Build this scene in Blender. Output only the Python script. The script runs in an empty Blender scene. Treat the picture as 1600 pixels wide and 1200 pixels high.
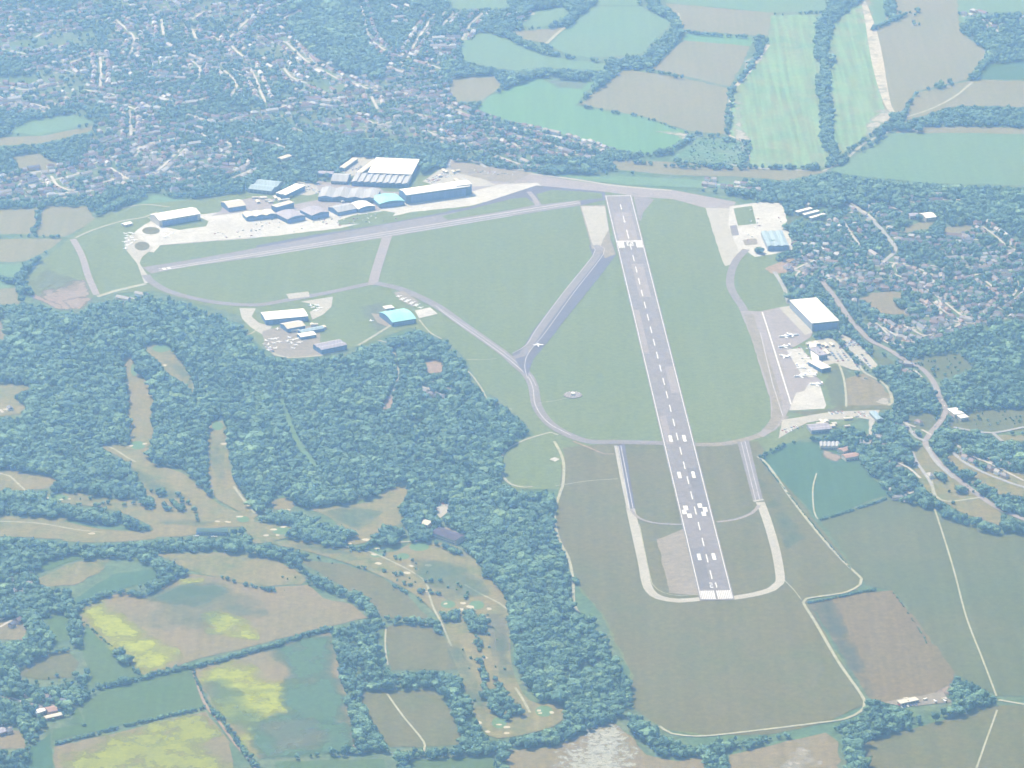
import bpy, bmesh, math, random
import numpy as np
from mathutils import Vector

random.seed(11)
RNG = np.random.default_rng(7)
S = bpy.context.scene
COL = S.collection

# ---------------------------------------------------------------- camera
F = 6753.0                      # focal length in photo pixels (photo 1600 wide)
TH = math.radians(21.05)        # looking down
H = 2509.0                      # metres above the airfield
CY = -6500.0
cam_d = bpy.data.cameras.new('camera')
cam = bpy.data.objects.new('camera', cam_d)
COL.objects.link(cam)
cam.location = (0, CY, H)
cam.rotation_euler = (math.pi / 2 - TH, 0, 0)
cam_d.sensor_width = 36
cam_d.lens = F / 1600 * 36
cam_d.clip_start = 10
cam_d.clip_end = 300000
S.camera = cam

# ---------------------------------------------------------------- sky, sun, exposure
SUN_EL = math.radians(52)
SUN_AZ = math.radians(-38)      # measured from +Y, negative = towards -X
W = bpy.data.worlds.new('World')
S.world = W
W.use_nodes = True
nt = W.node_tree
bg = nt.nodes['Background']
sky = nt.nodes.new('ShaderNodeTexSky')
sky.sky_type = 'NISHITA'
sky.sun_disc = False
sky.sun_elevation = SUN_EL
sky.sun_rotation = SUN_AZ
sky.altitude = 200
nt.links.new(sky.outputs[0], bg.inputs[0])
bg.inputs[1].default_value = 0.12
sd = bpy.data.lights.new('sun', 'SUN')
sd.energy = 5.0
sd.angle = math.radians(0.5)
sd.color = (1.0, 0.97, 0.92)
sun = bpy.data.objects.new('sun', sd)
COL.objects.link(sun)
sv = Vector((math.sin(SUN_AZ) * math.cos(SUN_EL), math.cos(SUN_AZ) * math.cos(SUN_EL), math.sin(SUN_EL)))
sun.rotation_euler = sv.to_track_quat('Z', 'Y').to_euler()
S.view_settings.view_transform = 'Standard'
S.view_settings.look = 'None'
S.view_settings.gamma = 1
S.view_settings.use_curve_mapping = False
S.view_settings.exposure = 0.90
S.cycles.volume_bounces = 2
S.cycles.max_bounces = 4
S.cycles.diffuse_bounces = 2
S.cycles.transparent_max_bounces = 16

# ---------------------------------------------------------------- pixel <-> ground
sT, cT = math.sin(TH), math.cos(TH)
def P(px, py, z=0.0):
    """photo pixel -> the point at height z seen there"""
    u, v = px - 800.0, py - 600.0
    k = (H - z) / (F * sT + v * cT)
    return (u * k, CY + (F * cT - v * sT) * k, z)
def Q(X, Y, Z=0.0):
    """world -> photo pixel (arrays too)"""
    y = Y - CY
    zc = Z - H
    d = y * cT - zc * sT
    v = -(y * sT + zc * cT)
    return 800 + F * X / d, 600 + F * v / d
def ext(pts):
    o = []
    for x, y in pts:
        if x <= 0: x = -420
        if x >= 1600: x = 2020
        if y <= 0: y = -220
        if y >= 1200: y = 1430
        o.append((x, y))
    return o

# ---------------------------------------------------------------- materials
def mat(name, c, rough=.9, c2=None, scale=.01, c3=None, scale3=.08, amt=.5, fine=.0, stripes=None, spec=.1, metal=0):
    """a procedural surface: c broken up by c2 (large noise) and c3 (small noise); stripes=(angle, metres, strength)"""
    m = bpy.data.materials.new(name)
    m.use_nodes = True
    n = m.node_tree.nodes; l = m.node_tree.links
    b = n['Principled BSDF']
    b.inputs['Roughness'].default_value = rough
    b.inputs['Specular IOR Level'].default_value = spec
    b.inputs['Metallic'].default_value = metal
    g = n.new('ShaderNodeNewGeometry')
    def noise(sc, det=5, rg=.6, lo=.38, hi=.62):
        t = n.new('ShaderNodeTexNoise'); t.inputs['Scale'].default_value = sc
        t.inputs['Detail'].default_value = det; t.inputs['Roughness'].default_value = rg
        l.new(g.outputs['Position'], t.inputs['Vector'])
        r = n.new('ShaderNodeMapRange'); r.inputs[1].default_value = lo; r.inputs[2].default_value = hi
        l.new(t.outputs[0], r.inputs[0])
        return r.outputs[0]
    def mix(f, a, bb, k=None, mode='MIX'):
        x = n.new('ShaderNodeMix'); x.data_type = 'RGBA'; x.blend_type = mode
        if k is not None:
            q = n.new('ShaderNodeMath'); q.operation = 'MULTIPLY'; q.inputs[1].default_value = k
            l.new(f, q.inputs[0]); f = q.outputs[0]
        l.new(f, x.inputs[0])
        for s, val in ((6, a), (7, bb)):
            if isinstance(val, tuple): x.inputs[s].default_value = (*val, 1)
            else: l.new(val, x.inputs[s])
        return x.outputs[2]
    cur = c
    if c2: cur = mix(noise(scale), cur, c2, amt)
    if c3: cur = mix(noise(scale3, 6, .7), cur, c3, amt)
    if stripes:
        a, per, st = stripes
        mp = n.new('ShaderNodeMapping'); mp.inputs['Rotation'].default_value = (0, 0, a)
        mp.inputs['Scale'].default_value = (1 / per, 1 / (per * 30), 1 / (per * 30))
        l.new(g.outputs['Position'], mp.inputs[0])
        t = n.new('ShaderNodeTexNoise'); t.inputs['Scale'].default_value = 1; t.inputs['Detail'].default_value = 4
        l.new(mp.outputs[0], t.inputs['Vector'])
        r = n.new('ShaderNodeMapRange'); r.inputs[1].default_value = .4; r.inputs[2].default_value = .62
        l.new(t.outputs[0], r.inputs[0])
        base = cur if isinstance(cur, tuple) else c
        cur = mix(r.outputs[0], cur, tuple(min(1, v * 1.9 + .03) for v in base), st)
    if fine:
        k = noise(.11, 6, .75, .36, .64)
        h = n.new('ShaderNodeHueSaturation')
        q = n.new('ShaderNodeMapRange'); q.inputs[3].default_value = 1 - fine * 1.5; q.inputs[4].default_value = 1 + fine * 1.5
        l.new(k, q.inputs[0]); l.new(q.outputs[0], h.inputs['Value'])
        if isinstance(cur, tuple): h.inputs['Color'].default_value = (*cur, 1)
        else: l.new(cur, h.inputs['Color'])
        cur = h.outputs[0]
    if isinstance(cur, tuple): b.inputs['Base Color'].default_value = (*cur, 1)
    else: l.new(cur, b.inputs['Base Color'])
    return m

def leafmat(name, c1, c2):
    m = bpy.data.materials.new(name); m.use_nodes = True
    n = m.node_tree.nodes; l = m.node_tree.links; b = n['Principled BSDF']
    b.inputs['Roughness'].default_value = .7; b.inputs['Specular IOR Level'].default_value = .15
    oi = n.new('ShaderNodeObjectInfo'); g = n.new('ShaderNodeNewGeometry')
    t = n.new('ShaderNodeTexNoise'); t.inputs['Scale'].default_value = .012; t.inputs['Detail'].default_value = 3
    l.new(g.outputs['Position'], t.inputs['Vector'])
    t2 = n.new('ShaderNodeTexNoise'); t2.inputs['Scale'].default_value = .45
    l.new(g.outputs['Position'], t2.inputs['Vector'])
    a = n.new('ShaderNodeMath'); a.operation = 'ADD'
    l.new(oi.outputs['Random'], a.inputs[0]); l.new(t.outputs[0], a.inputs[1])
    r = n.new('ShaderNodeMapRange'); r.inputs[1].default_value = .55; r.inputs[2].default_value = 1.55
    l.new(a.outputs[0], r.inputs[0])
    x = n.new('ShaderNodeMix'); x.data_type = 'RGBA'
    x.inputs[6].default_value = (*c1, 1); x.inputs[7].default_value = (*c2, 1)
    l.new(r.outputs[0], x.inputs[0])
    sp_ = n.new('ShaderNodeMath'); sp_.operation = 'MULTIPLY'; sp_.inputs[1].default_value = 13.7; l.new(oi.outputs['Random'], sp_.inputs[0])
    fr = n.new('ShaderNodeMath'); fr.operation = 'FRACT'; l.new(sp_.outputs[0], fr.inputs[0])
    kind = n.new('ShaderNodeValToRGB'); e = kind.color_ramp.elements; kind.color_ramp.interpolation = 'CONSTANT'
    e[0].color = (.72, .78, .88, 1); e[1].position = .16; e[1].color = (1, 1, 1, 1)
    k2 = e.new(.70); k2.color = (1.18, 1.05, .85, 1); k3 = e.new(.86); k3.color = (1.3, 1.2, 1.1, 1)
    l.new(fr.outputs[0], kind.inputs[0])
    x2 = n.new('ShaderNodeMix'); x2.data_type = 'RGBA'; x2.blend_type = 'MULTIPLY'; x2.inputs[0].default_value = 1
    l.new(x.outputs[2], x2.inputs[6]); l.new(kind.outputs[0], x2.inputs[7]); x = x2
    h = n.new('ShaderNodeHueSaturation')
    q = n.new('ShaderNodeMapRange'); q.inputs[1].default_value = .35; q.inputs[2].default_value = .65
    q.inputs[3].default_value = .75; q.inputs[4].default_value = 1.3
    l.new(t2.outputs[0], q.inputs[0]); l.new(q.outputs[0], h.inputs['Value']); l.new(x.outputs[2], h.inputs['Color'])
    l.new(h.outputs[0], b.inputs['Base Color'])
    return m

def tint(name, cols, rough=.8):
    """one of several paint colours picked per object"""
    m = bpy.data.materials.new(name); m.use_nodes = True
    n = m.node_tree.nodes; l = m.node_tree.links; b = n['Principled BSDF']
    b.inputs['Roughness'].default_value = rough
    oi = n.new('ShaderNodeObjectInfo'); cr = n.new('ShaderNodeValToRGB'); cr.color_ramp.interpolation = 'CONSTANT'
    e = cr.color_ramp.elements
    e[0].color = (*cols[0], 1); e[1].position = 1 / len(cols); e[1].color = (*cols[1], 1)
    for i in range(2, len(cols)):
        q = e.new(i / len(cols)); q.color = (*cols[i], 1)
    l.new(oi.outputs['Random'], cr.inputs[0]); l.new(cr.outputs[0], b.inputs['Base Color'])
    return m

M = {}
M['ground'] = mat('rough_grass', (0.068, 0.119, 0.048), c2=(0.135, 0.138, 0.072), scale=.006, c3=(0.041, 0.075, 0.030), scale3=.04, amt=.7, fine=.2)
M['air'] = mat('airfield_grass', (0.093, 0.119, 0.031), c2=(0.114, 0.127, 0.032), scale=.004, c3=(0.082, 0.106, 0.026), scale3=.03, amt=.55, stripes=(.25, 14, .07), fine=.14)
M['airdry'] = mat('airfield_dry_grass', (0.091, 0.080, 0.019), c2=(0.064, 0.080, 0.018), scale=.005, c3=(0.104, 0.085, 0.024), scale3=.025, amt=.6, stripes=(.25, 16, .10), fine=.14)
M['green'] = mat('pasture', (0.048, 0.088, 0.020), c2=(0.075, 0.093, 0.025), scale=.005, c3=(0.042, 0.074, 0.019), scale3=.04, amt=.6, stripes=(1.1, 9, .10), fine=.12)
M['greenT'] = mat('far_pasture', (0.083, 0.147, 0.067), c2=(0.105, 0.143, 0.069), scale=.006, c3=(0.074, 0.124, 0.057), scale3=.04, amt=.5, stripes=(.3, 12, .08), fine=.1)
M['greenR'] = mat('long_pasture', (0.067, 0.082, 0.023), c2=(0.101, 0.088, 0.025), scale=.004, c3=(0.060, 0.070, 0.019), scale3=.03, amt=.6, stripes=(.35, 12, .10), fine=.12)
M['teal'] = mat('young_crop', (0.070, 0.155, 0.059), c2=(0.090, 0.155, 0.059), scale=.005, c3=(0.065, 0.138, 0.051), scale3=.05, amt=.5, stripes=(-.3, 10, .12), fine=.08)
M['tealstripe'] = mat('drilled_crop', (0.075, 0.147, 0.059), c2=(0.121, 0.144, 0.061), scale=.005, c3=(0.192, 0.175, 0.080), scale3=.02, amt=.5, stripes=(.05, 9, .42), fine=.1)
M['dark'] = mat('dark_pasture', (0.036, 0.081, 0.032), c2=(0.053, 0.090, 0.035), scale=.005, c3=(0.030, 0.069, 0.028), scale3=.04, amt=.5, stripes=(.3, 9, .1), fine=.1)
M['beige'] = mat('fallow_field', (0.134, 0.121, 0.054), c2=(0.112, 0.121, 0.046), scale=.006, c3=(0.151, 0.127, 0.060), scale3=.03, amt=.5, stripes=(-.25, 10, .10), fine=.1)
M['brown'] = mat('dry_field', (0.141, 0.108, 0.046), c2=(0.103, 0.103, 0.036), scale=.007, c3=(0.162, 0.124, 0.059), scale3=.04, amt=.55, stripes=(1.2, 8, .12), fine=.14)
M['plough'] = mat('ploughed_field', (0.112, 0.080, 0.026), c2=(0.097, 0.083, 0.026), scale=.008, c3=(0.133, 0.099, 0.038), scale3=.05, amt=.5, stripes=(.9, 6, .12), fine=.16)
M['fair'] = mat('fairway', (0.140, 0.112, 0.037), c2=(0.064, 0.096, 0.025), scale=.009, c3=(0.155, 0.125, 0.043), scale3=.04, amt=.9, fine=.14, stripes=(.3, 8, .12))
M['greenfair'] = mat('putting_green', (.075, .140, .058), c2=(.095, .14, .06), scale=.02, amt=.5, fine=.08)
M['scrub'] = mat('scrub_grass', (.085, .16, .085), c2=(.16, .19, .12), scale=.02, c3=(.04, .09, .04), scale3=.08, amt=.8, fine=.3)
M['chalk'] = mat('chalky_soil', (.36, .32, .24), c2=(.22, .22, .15), scale=.02, c3=(.30, .27, .21), scale3=.08, amt=.6, fine=.15)
M['sand'] = mat('bunker_sand', (0.357, 0.323, 0.238), fine=.05)
M['concrete'] = mat('pale_concrete', (0.301, 0.284, 0.238), c2=(0.252, 0.234, 0.201), scale=.012, c3=(0.271, 0.259, 0.220), scale3=.06, amt=.6, fine=.07)
M['white'] = mat('white_concrete', (0.405, 0.396, 0.358), c2=(0.276, 0.261, 0.236), scale=.012, c3=(0.331, 0.320, 0.297), scale3=.05, amt=.75, fine=.10)
M['oldconc'] = mat('weathered_concrete', (0.181, 0.151, 0.111), c2=(0.140, 0.126, 0.093), scale=.012, c3=(0.207, 0.177, 0.128), scale3=.05, amt=.6, fine=.12)
M['asphalt'] = mat('grey_asphalt', (0.159, 0.140, 0.137), c2=(0.129, 0.119, 0.121), scale=.008, c3=(0.178, 0.157, 0.148), scale3=.04, amt=.6, fine=.10)
M['asphdark'] = mat('dark_asphalt', (0.091, 0.085, 0.105), c2=(0.116, 0.101, 0.117), scale=.01, c3=(0.079, 0.076, 0.095), scale3=.04, amt=.5, fine=.08)
M['asphlight'] = mat('light_asphalt', (0.203, 0.176, 0.167), c2=(0.172, 0.152, 0.151), scale=.01, c3=(0.231, 0.201, 0.184), scale3=.05, amt=.5, fine=.08)
M['road'] = mat('road_surface', (0.233, 0.229, 0.224), c2=(0.177, 0.177, 0.179), scale=.02, c3=(0.270, 0.270, 0.258), scale3=.06, amt=.5, fine=.08)
M['street'] = mat('street_surface', (0.342, 0.317, 0.278), c2=(0.216, 0.204, 0.188), scale=.02, c3=(0.378, 0.354, 0.305), scale3=.05, amt=.7, fine=.1)
M['track'] = mat('gravel_track', (0.256, 0.247, 0.167), c2=(0.186, 0.188, 0.121), scale=.03, c3=(0.279, 0.272, 0.192), scale3=.1, amt=.6, fine=.12)
M['paint'] = mat('white_paint', (0.516, 0.516, 0.512), c2=(0.390, 0.390, 0.387), scale=.08, amt=.5, fine=.03)
M['soil'] = mat('bare_soil', (0.201, 0.131, 0.081), c2=(0.163, 0.131, 0.076), scale=.03, c3=(0.249, 0.181, 0.114), scale3=.1, amt=.6, fine=.15)
M['leaf'] = leafmat('leaves', (.042, .102, .072), (.120, .215, .135))  # both greens carry added blue, standing in for skylight on shaded crowns
M['leaf2'] = leafmat('hedge_leaves', (.025, .07, .025), (.06, .11, .035))
M['bark'] = mat('bark', (.12, .09, .06))
# roofs and walls
M['rwhite'] = mat('white_sheet_roof', (0.666, 0.642, 0.595), c2=(0.558, 0.528, 0.484), scale=.05, amt=.5, rough=.5, stripes=(.2, 1.2, .1))
M['rcream'] = mat('cream_sheet_roof', (0.450, 0.414, 0.340), c2=(0.360, 0.334, 0.281), scale=.05, amt=.5, rough=.6, stripes=(.2, 1.2, .1))
M['rgrey'] = mat('grey_sheet_roof', (.24, .22, .25), c2=(.19, .18, .21), scale=.04, amt=.6, rough=.6, stripes=(.25, 2.5, .25))
M['rblue'] = mat('blue_grey_roof', (.17, .23, .27), c2=(.24, .29, .32), scale=.05, amt=.6, rough=.5, stripes=(.25, 3, .3))
M['rteal'] = mat('turquoise_roof', (0.182, 0.441, 0.454), c2=(0.338, 0.546, 0.540), scale=.05, amt=.5, rough=.5, stripes=(.2, 3, .2))
M['rpink'] = mat('pinkish_roof', (0.230, 0.233, 0.250), c2=(0.289, 0.294, 0.300), scale=.04, amt=.6, stripes=(.25, 4, .3))
M['rtile'] = mat('brown_tiles', (.26, .16, .13), c2=(.32, .22, .18), scale=.1, amt=.6)
M['rubber'] = mat('rubbered_asphalt', (0.125, 0.114, 0.116), c2=(0.143, 0.129, 0.129), scale=.02, amt=.6, fine=.1)
M['rdark'] = mat('dark_purple_roof', (.060, .048, .075), c2=(.085, .07, .095), scale=.1, amt=.6)
M['rgreen'] = mat('dark_green_roof', (.04, .08, .06), c2=(.06, .10, .08), scale=.1, amt=.6)
M['worn'] = mat('worn_paint', (.34, .33, .34), c2=(.24, .23, .24), scale=.05, amt=.6)
M['drive'] = mat('driveway', (0.300, 0.269, 0.238), c2=(0.200, 0.182, 0.158), scale=.03, amt=.7)
M['wgrey'] = mat('grey_cladding', (.24, .27, .32), stripes=(0, 2, .12))
M['wblue'] = mat('blue_cladding', (.105, .165, .27), stripes=(0, 2, .12))
M['wcream'] = mat('cream_wall', (.55, .50, .42), c2=(.45, .41, .36), scale=.2, amt=.5)
M['wbrick'] = mat('brick_wall', (.36, .22, .16), c2=(.30, .18, .13), scale=.3, amt=.5)
M['glass'] = mat('window_glass', (.05, .08, .12), rough=.15, spec=.6)
M['door'] = mat('door_metal', (.16, .23, .40), rough=.6, stripes=(0, 3, .2))
M['hroof'] = tint('house_tiles', [(.19, .13, .12), (.14, .115, .12), (.24, .18, .165), (.12, .12, .14), (.18, .17, .19), (.28, .26, .25), (.16, .14, .14)])
M['hwall'] = tint('house_walls', [(.70, .66, .58), (.40, .26, .20), (.62, .54, .46), (.78, .76, .72), (.46, .33, .27)])
M['car'] = tint('car_paint', [(.80, .80, .80), (.45, .47, .50), (.05, .06, .08), (.35, .03, .03), (.06, .12, .35), (.75, .75, .72), (.20, .21, .23)], .3)
M['plane'] = mat('aircraft_white', (.86, .86, .86), rough=.35, spec=.4)
M['planeblue'] = mat('aircraft_trim', (.08, .15, .40), rough=.4)

# ---------------------------------------------------------------- object helpers
def tag(o, label=None, cat=None, group=None, kind=None):
    if label: o['label'] = label
    if cat: o['category'] = cat
    if group: o['group'] = group
    if kind: o['kind'] = kind
    return o
def mesh(name, V, Fc, mats, mi=None, smooth=False):
    me = bpy.data.meshes.new(name)
    me.from_pydata([tuple(v) for v in V], [], [tuple(f) for f in Fc])
    for m in (mats if isinstance(mats, (list, tuple)) else [mats]):
        me.materials.append(m)
    if mi is not None: me.polygons.foreach_set('material_index', mi)
    if smooth: me.shade_smooth()
    me.update()
    return me
def obj(name, me, parent=None, loc=None, rz=0):
    o = bpy.data.objects.new(name, me)
    COL.objects.link(o)
    if parent: o.parent = parent
    if loc is not None: o.location = loc
    if rz: o.rotation_euler = (0, 0, rz)
    return o

class MB:
    """collects faces of one mesh"""
    def __init__(s): s.v = []; s.f = []; s.m = []
    def add(s, V, Fc, m=0):
        k = len(s.v); s.v += [tuple(v) for v in V]; s.f += [tuple(i + k for i in f) for f in Fc]; s.m += [m] * len(Fc)
    def box(s, x0, x1, y0, y1, z0, z1, m=0):
        V = [(x, y, z) for z in (z0, z1) for x, y in ((x0, y0), (x1, y0), (x1, y1), (x0, y1))]
        s.add(V, [(0, 3, 2, 1), (4, 5, 6, 7), (0, 1, 5, 4), (1, 2, 6, 5), (2, 3, 7, 6), (3, 0, 4, 7)], m)
    def prism(s, poly, z0, z1, m=0):
        n = len(poly)
        V = [(x, y, z0) for x, y in poly] + [(x, y, z1) for x, y in poly]
        s.add(V, [tuple(range(n))[::-1], tuple(range(n, 2 * n))] + [(i, (i + 1) % n, n + (i + 1) % n, n + i) for i in range(n)], m)
    def tube(s, pts, rad, n=8, m=0):
        """rings of radius rad[i] (or (ry, rz)) about points along x mainly"""
        k = len(s.v); R = len(pts)
        for i, p in enumerate(pts):
            a = Vector(pts[max(0, i - 1)]); b = Vector(pts[min(R - 1, i + 1)])
            d = (b - a).normalized(); up = Vector((0, 0, 1)) if abs(d.z) < .9 else Vector((1, 0, 0))
            e1 = d.cross(up).normalized(); e2 = e1.cross(d)
            r = rad[i] if isinstance(rad[i], tuple) else (rad[i], rad[i])
            for j in range(n):
                t = 2 * math.pi * j / n
                q = Vector(p) + e1 * (math.cos(t) * r[0]) + e2 * (math.sin(t) * r[1])
                s.v.append(tuple(q))
        for i in range(R - 1):
            for j in range(n):
                s.f.append((k + i * n + j, k + i * n + (j + 1) % n, k + (i + 1) * n + (j + 1) % n, k + (i + 1) * n + j)); s.m.append(m)
        s.f.append(tuple(k + j for j in range(n))[::-1]); s.m.append(m)
        s.f.append(tuple(k + (R - 1) * n + j for j in range(n))); s.m.append(m)
    def build(s, name, mats, parent=None, loc=None, rz=0, smooth=False):
        return obj(name, mesh(name, s.v, s.f, mats, s.m, smooth), parent, loc, rz)
    def me(s, name, mats, smooth=False): return mesh(name, s.v, s.f, mats, s.m, smooth)

# ---------------------------------------------------------------- masks in photo pixels (where things may stand)
MX, MY = 430, 240
MW, MH = 1600 + 2 * MX, 1200 + 2 * MY
def pip(poly, X, Y):
    c = np.zeros(X.shape, bool)
    n = len(poly)
    for i in range(n):
        x0, y0 = poly[i]; x1, y1 = poly[(i + 1) % n]
        if y0 == y1: continue
        t = (y0 > Y) != (y1 > Y)
        c ^= t & (X < (x1 - x0) * (Y - y0) / (y1 - y0) + x0)
    return c
def paint(mask, poly, val=True):
    xs = [p[0] for p in poly]; ys = [p[1] for p in poly]
    x0 = max(-MX, int(min(xs)) - 1); x1 = min(1600 + MX - 1, int(max(xs)) + 2)
    y0 = max(-MY, int(min(ys)) - 1); y1 = min(1200 + MY - 1, int(max(ys)) + 2)
    if x1 <= x0 or y1 <= y0: return
    gx, gy = np.meshgrid(np.arange(x0, x1), np.arange(y0, y1))
    c = pip(poly, gx + .5, gy + .5)
    mask[y0 + MY:y1 + MY, x0 + MX:x1 + MX][c] = val
def look(mask, px, py):
    ix = np.clip((px + MX).astype(int), 0, MW - 1); iy = np.clip((py + MY).astype(int), 0, MH - 1)
    return mask[iy, ix]
OPEN = np.zeros((MH, MW), bool)     # open ground: no trees
ROAD = np.zeros((MH, MW), bool)

# ---------------------------------------------------------------- ground sheets
def smooth_path(pts, closed=False, step=12.0):
    """Catmull-Rom through world points"""
    n = len(pts); out = []
    rng = range(n if closed else n - 1)
    for i in rng:
        g = (lambda k: pts[k % n]) if closed else (lambda k: pts[min(max(k, 0), n - 1)])
        p0, p1, p2, p3 = (np.array(g(i + k)[:2], float) for k in (-1, 0, 1, 2))
        m = max(1, int(np.linalg.norm(p2 - p1) / step))
        for j in range(m):
            t = j / m
            out.append(.5 * ((2 * p1) + (-p0 + p2) * t + (2 * p0 - 5 * p1 + 4 * p2 - p3) * t * t + (-p0 + 3 * p1 - 3 * p2 + p3) * t ** 3))
    if not closed: out.append(np.array(pts[-1][:2], float))
    return out
def dense(pts, step=14., jit=1.2):
    out = []; n = len(pts)
    for i in range(n):
        a = np.array(pts[i][:2], float); b = np.array(pts[(i + 1) % n][:2], float)
        L = np.linalg.norm(b - a); m = max(1, int(L / step))
        for j in range(m):
            q = a + (b - a) * j / m
            if j: q = q + RNG.normal(0, jit, 2)
            out.append(q)
    return out
LAY = []     # (bbox, level)
def level(pxs, pys):
    b = (min(pxs), min(pys), max(pxs), max(pys))
    lv = 1 + max([l for q, l in LAY if q[0] < b[2] and q[2] > b[0] and q[1] < b[3] and q[3] > b[1]], default=0)
    LAY.append((b, lv))
    return lv * .03
def px_of(pts):
    return [Q(p[0], p[1]) for p in pts]
def sheet_w(name, pts, m, parent=None, open_=True, jit=0, curved=False, kind='structure', step=14.):
    if curved: pts = smooth_path(pts, True)
    if jit: pts = dense(pts, step, jit)
    pp = px_of(pts)
    if open_: paint(OPEN, pp)
    z = level([p[0] for p in pp], [p[1] for p in pp])
    a = sum(pts[i][0] * pts[(i + 1) % len(pts)][1] - pts[(i + 1) % len(pts)][0] * pts[i][1] for i in range(len(pts)))
    if a < 0: pts = pts[::-1]
    o = obj(name, mesh(name, [(p[0], p[1], z) for p in pts], [tuple(range(len(pts)))], M[m]), parent)
    if not parent: o['kind'] = kind
    return o
def sheet(name, px, m, **k):
    return sheet_w(name, [P(x, y) for x, y in ext(px)], m, **k)
def ribbon_w(name, pts, w, m, parent=None, curved=True, road=True, open_=True, step=12.):
    c = smooth_path(pts, step=step) if curved else [np.array(p[:2], float) for p in pts]
    L, R = [], []
    for i, p in enumerate(c):
        d = c[min(i + 1, len(c) - 1)] - c[max(i - 1, 0)]
        d = d / (np.linalg.norm(d) + 1e-9); nn = np.array((-d[1], d[0]))
        ww = w if not callable(w) else w(i / (len(c) - 1))
        L.append(p + nn * ww / 2); R.append(p - nn * ww / 2)
    pp = px_of(L + R)
    z = level([p[0] for p in pp], [p[1] for p in pp])
    n = len(c); V = [(q[0], q[1], z) for q in L] + [(q[0], q[1], z) for q in R]
    o = obj(name, mesh(name, V, [(i, n + i, n + i + 1, i + 1) for i in range(n - 1)], M[m]), parent)
    if not parent: o['kind'] = 'structure'
    pl = px_of(L); pr = px_of(R)
    for i in range(n - 1):
        q = [pl[i], pl[i + 1], pr[i + 1], pr[i]]
        cx = sum(a[0] for a in q) / 4; cy = sum(a[1] for a in q) / 4
        q = [(cx + (a[0] - cx) * 1.15, cy + (a[1] - cy) * 1.15 + (.6 if a[1] > cy else -.6)) for a in q]
        if road: paint(ROAD, q)
        if open_: paint(OPEN, q)
    return o
def ribbon(name, px, w, m, **k):
    return ribbon_w(name, [P(x, y) for x, y in px], w, m, **k)

def fademat(name, c, c2=None, amp=1.6, soft=.3, sc=.02, top=1.0):
    """a patch of ground that gives out raggedly towards its rim (attribute 'fade' is 1 inside, 0 at the rim)"""
    m = mat(name, c, c2=c2 or c, scale=.03, amt=.6, fine=.15)
    n = m.node_tree.nodes; l = m.node_tree.links
    out = n['Material Output']; b = n['Principled BSDF']
    g = n.new('ShaderNodeNewGeometry')
    t = n.new('ShaderNodeTexNoise'); t.inputs['Scale'].default_value = sc; t.inputs['Detail'].default_value = 6; t.inputs['Roughness'].default_value = .68
    l.new(g.outputs['Position'], t.inputs['Vector'])
    at = n.new('ShaderNodeAttribute'); at.attribute_name = 'fade'
    r = n.new('ShaderNodeMath'); r.operation = 'MULTIPLY_ADD'; r.inputs[1].default_value = amp
    l.new(t.outputs[0], r.inputs[0])
    q = n.new('ShaderNodeMath'); q.operation = 'SUBTRACT'; q.inputs[1].default_value = amp / 2
    l.new(at.outputs['Fac'], q.inputs[0]); l.new(q.outputs[0], r.inputs[2])
    e = n.new('ShaderNodeMapRange'); e.inputs[1].default_value = .5 - soft / 2; e.inputs[2].default_value = .5 + soft / 2; e.inputs[4].default_value = top
    l.new(r.outputs[0], e.inputs[0])
    tr = n.new('ShaderNodeBsdfTransparent'); mx = n.new('ShaderNodeMixShader')
    l.new(e.outputs[0], mx.inputs[0]); l.new(tr.outputs[0], mx.inputs[1]); l.new(b.outputs[0], mx.inputs[2])
    l.new(mx.outputs[0], out.inputs['Surface'])
    return m
M['fyellow'] = fademat('flower_patch', (.25, .27, .012), (.18, .20, .02), 4.0, 1.3, .024, .9)
M['fsoil'] = fademat('worn_soil', (.19, .135, .095), (.19, .165, .12), 3.0, .5)
M['fchalk'] = fademat('worn_chalk', (.34, .31, .25), (.24, .23, .18), 4.5, .8, .02, .8)
M['fgreen'] = fademat('lush_patch', (.060, .112, .050), (.066, .112, .052), 5.0, 1.6, .014, .5)
M['fdry'] = fademat('parched_patch', (.128, .128, .072), (.118, .124, .068), 4.0, 1.6, .012, .7)
M['fteal'] = fademat('blue_green_patch', (.044, .088, .052), (.050, .088, .052), 3.0, 1.2, .010, .8)
M['flush'] = fademat('green_crop', (.052, .100, .044), (.060, .100, .045), 3.0, .8, .014, .9)
M['fyel2'] = fademat('flowering_crop', (.20, .215, .012), (.15, .16, .03), 5.0, .8, .02, .9)
M['fstone'] = fademat('flinty_patch', (.30, .30, .25), (.22, .22, .18), 6.5, .5, .10, .8)
M['fdark'] = fademat('damp_patch', (.062, .088, .050), (.066, .09, .05), 4.0, 1.4, .012, .7)
from mathutils.geometry import delaunay_2d_cdt
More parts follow.
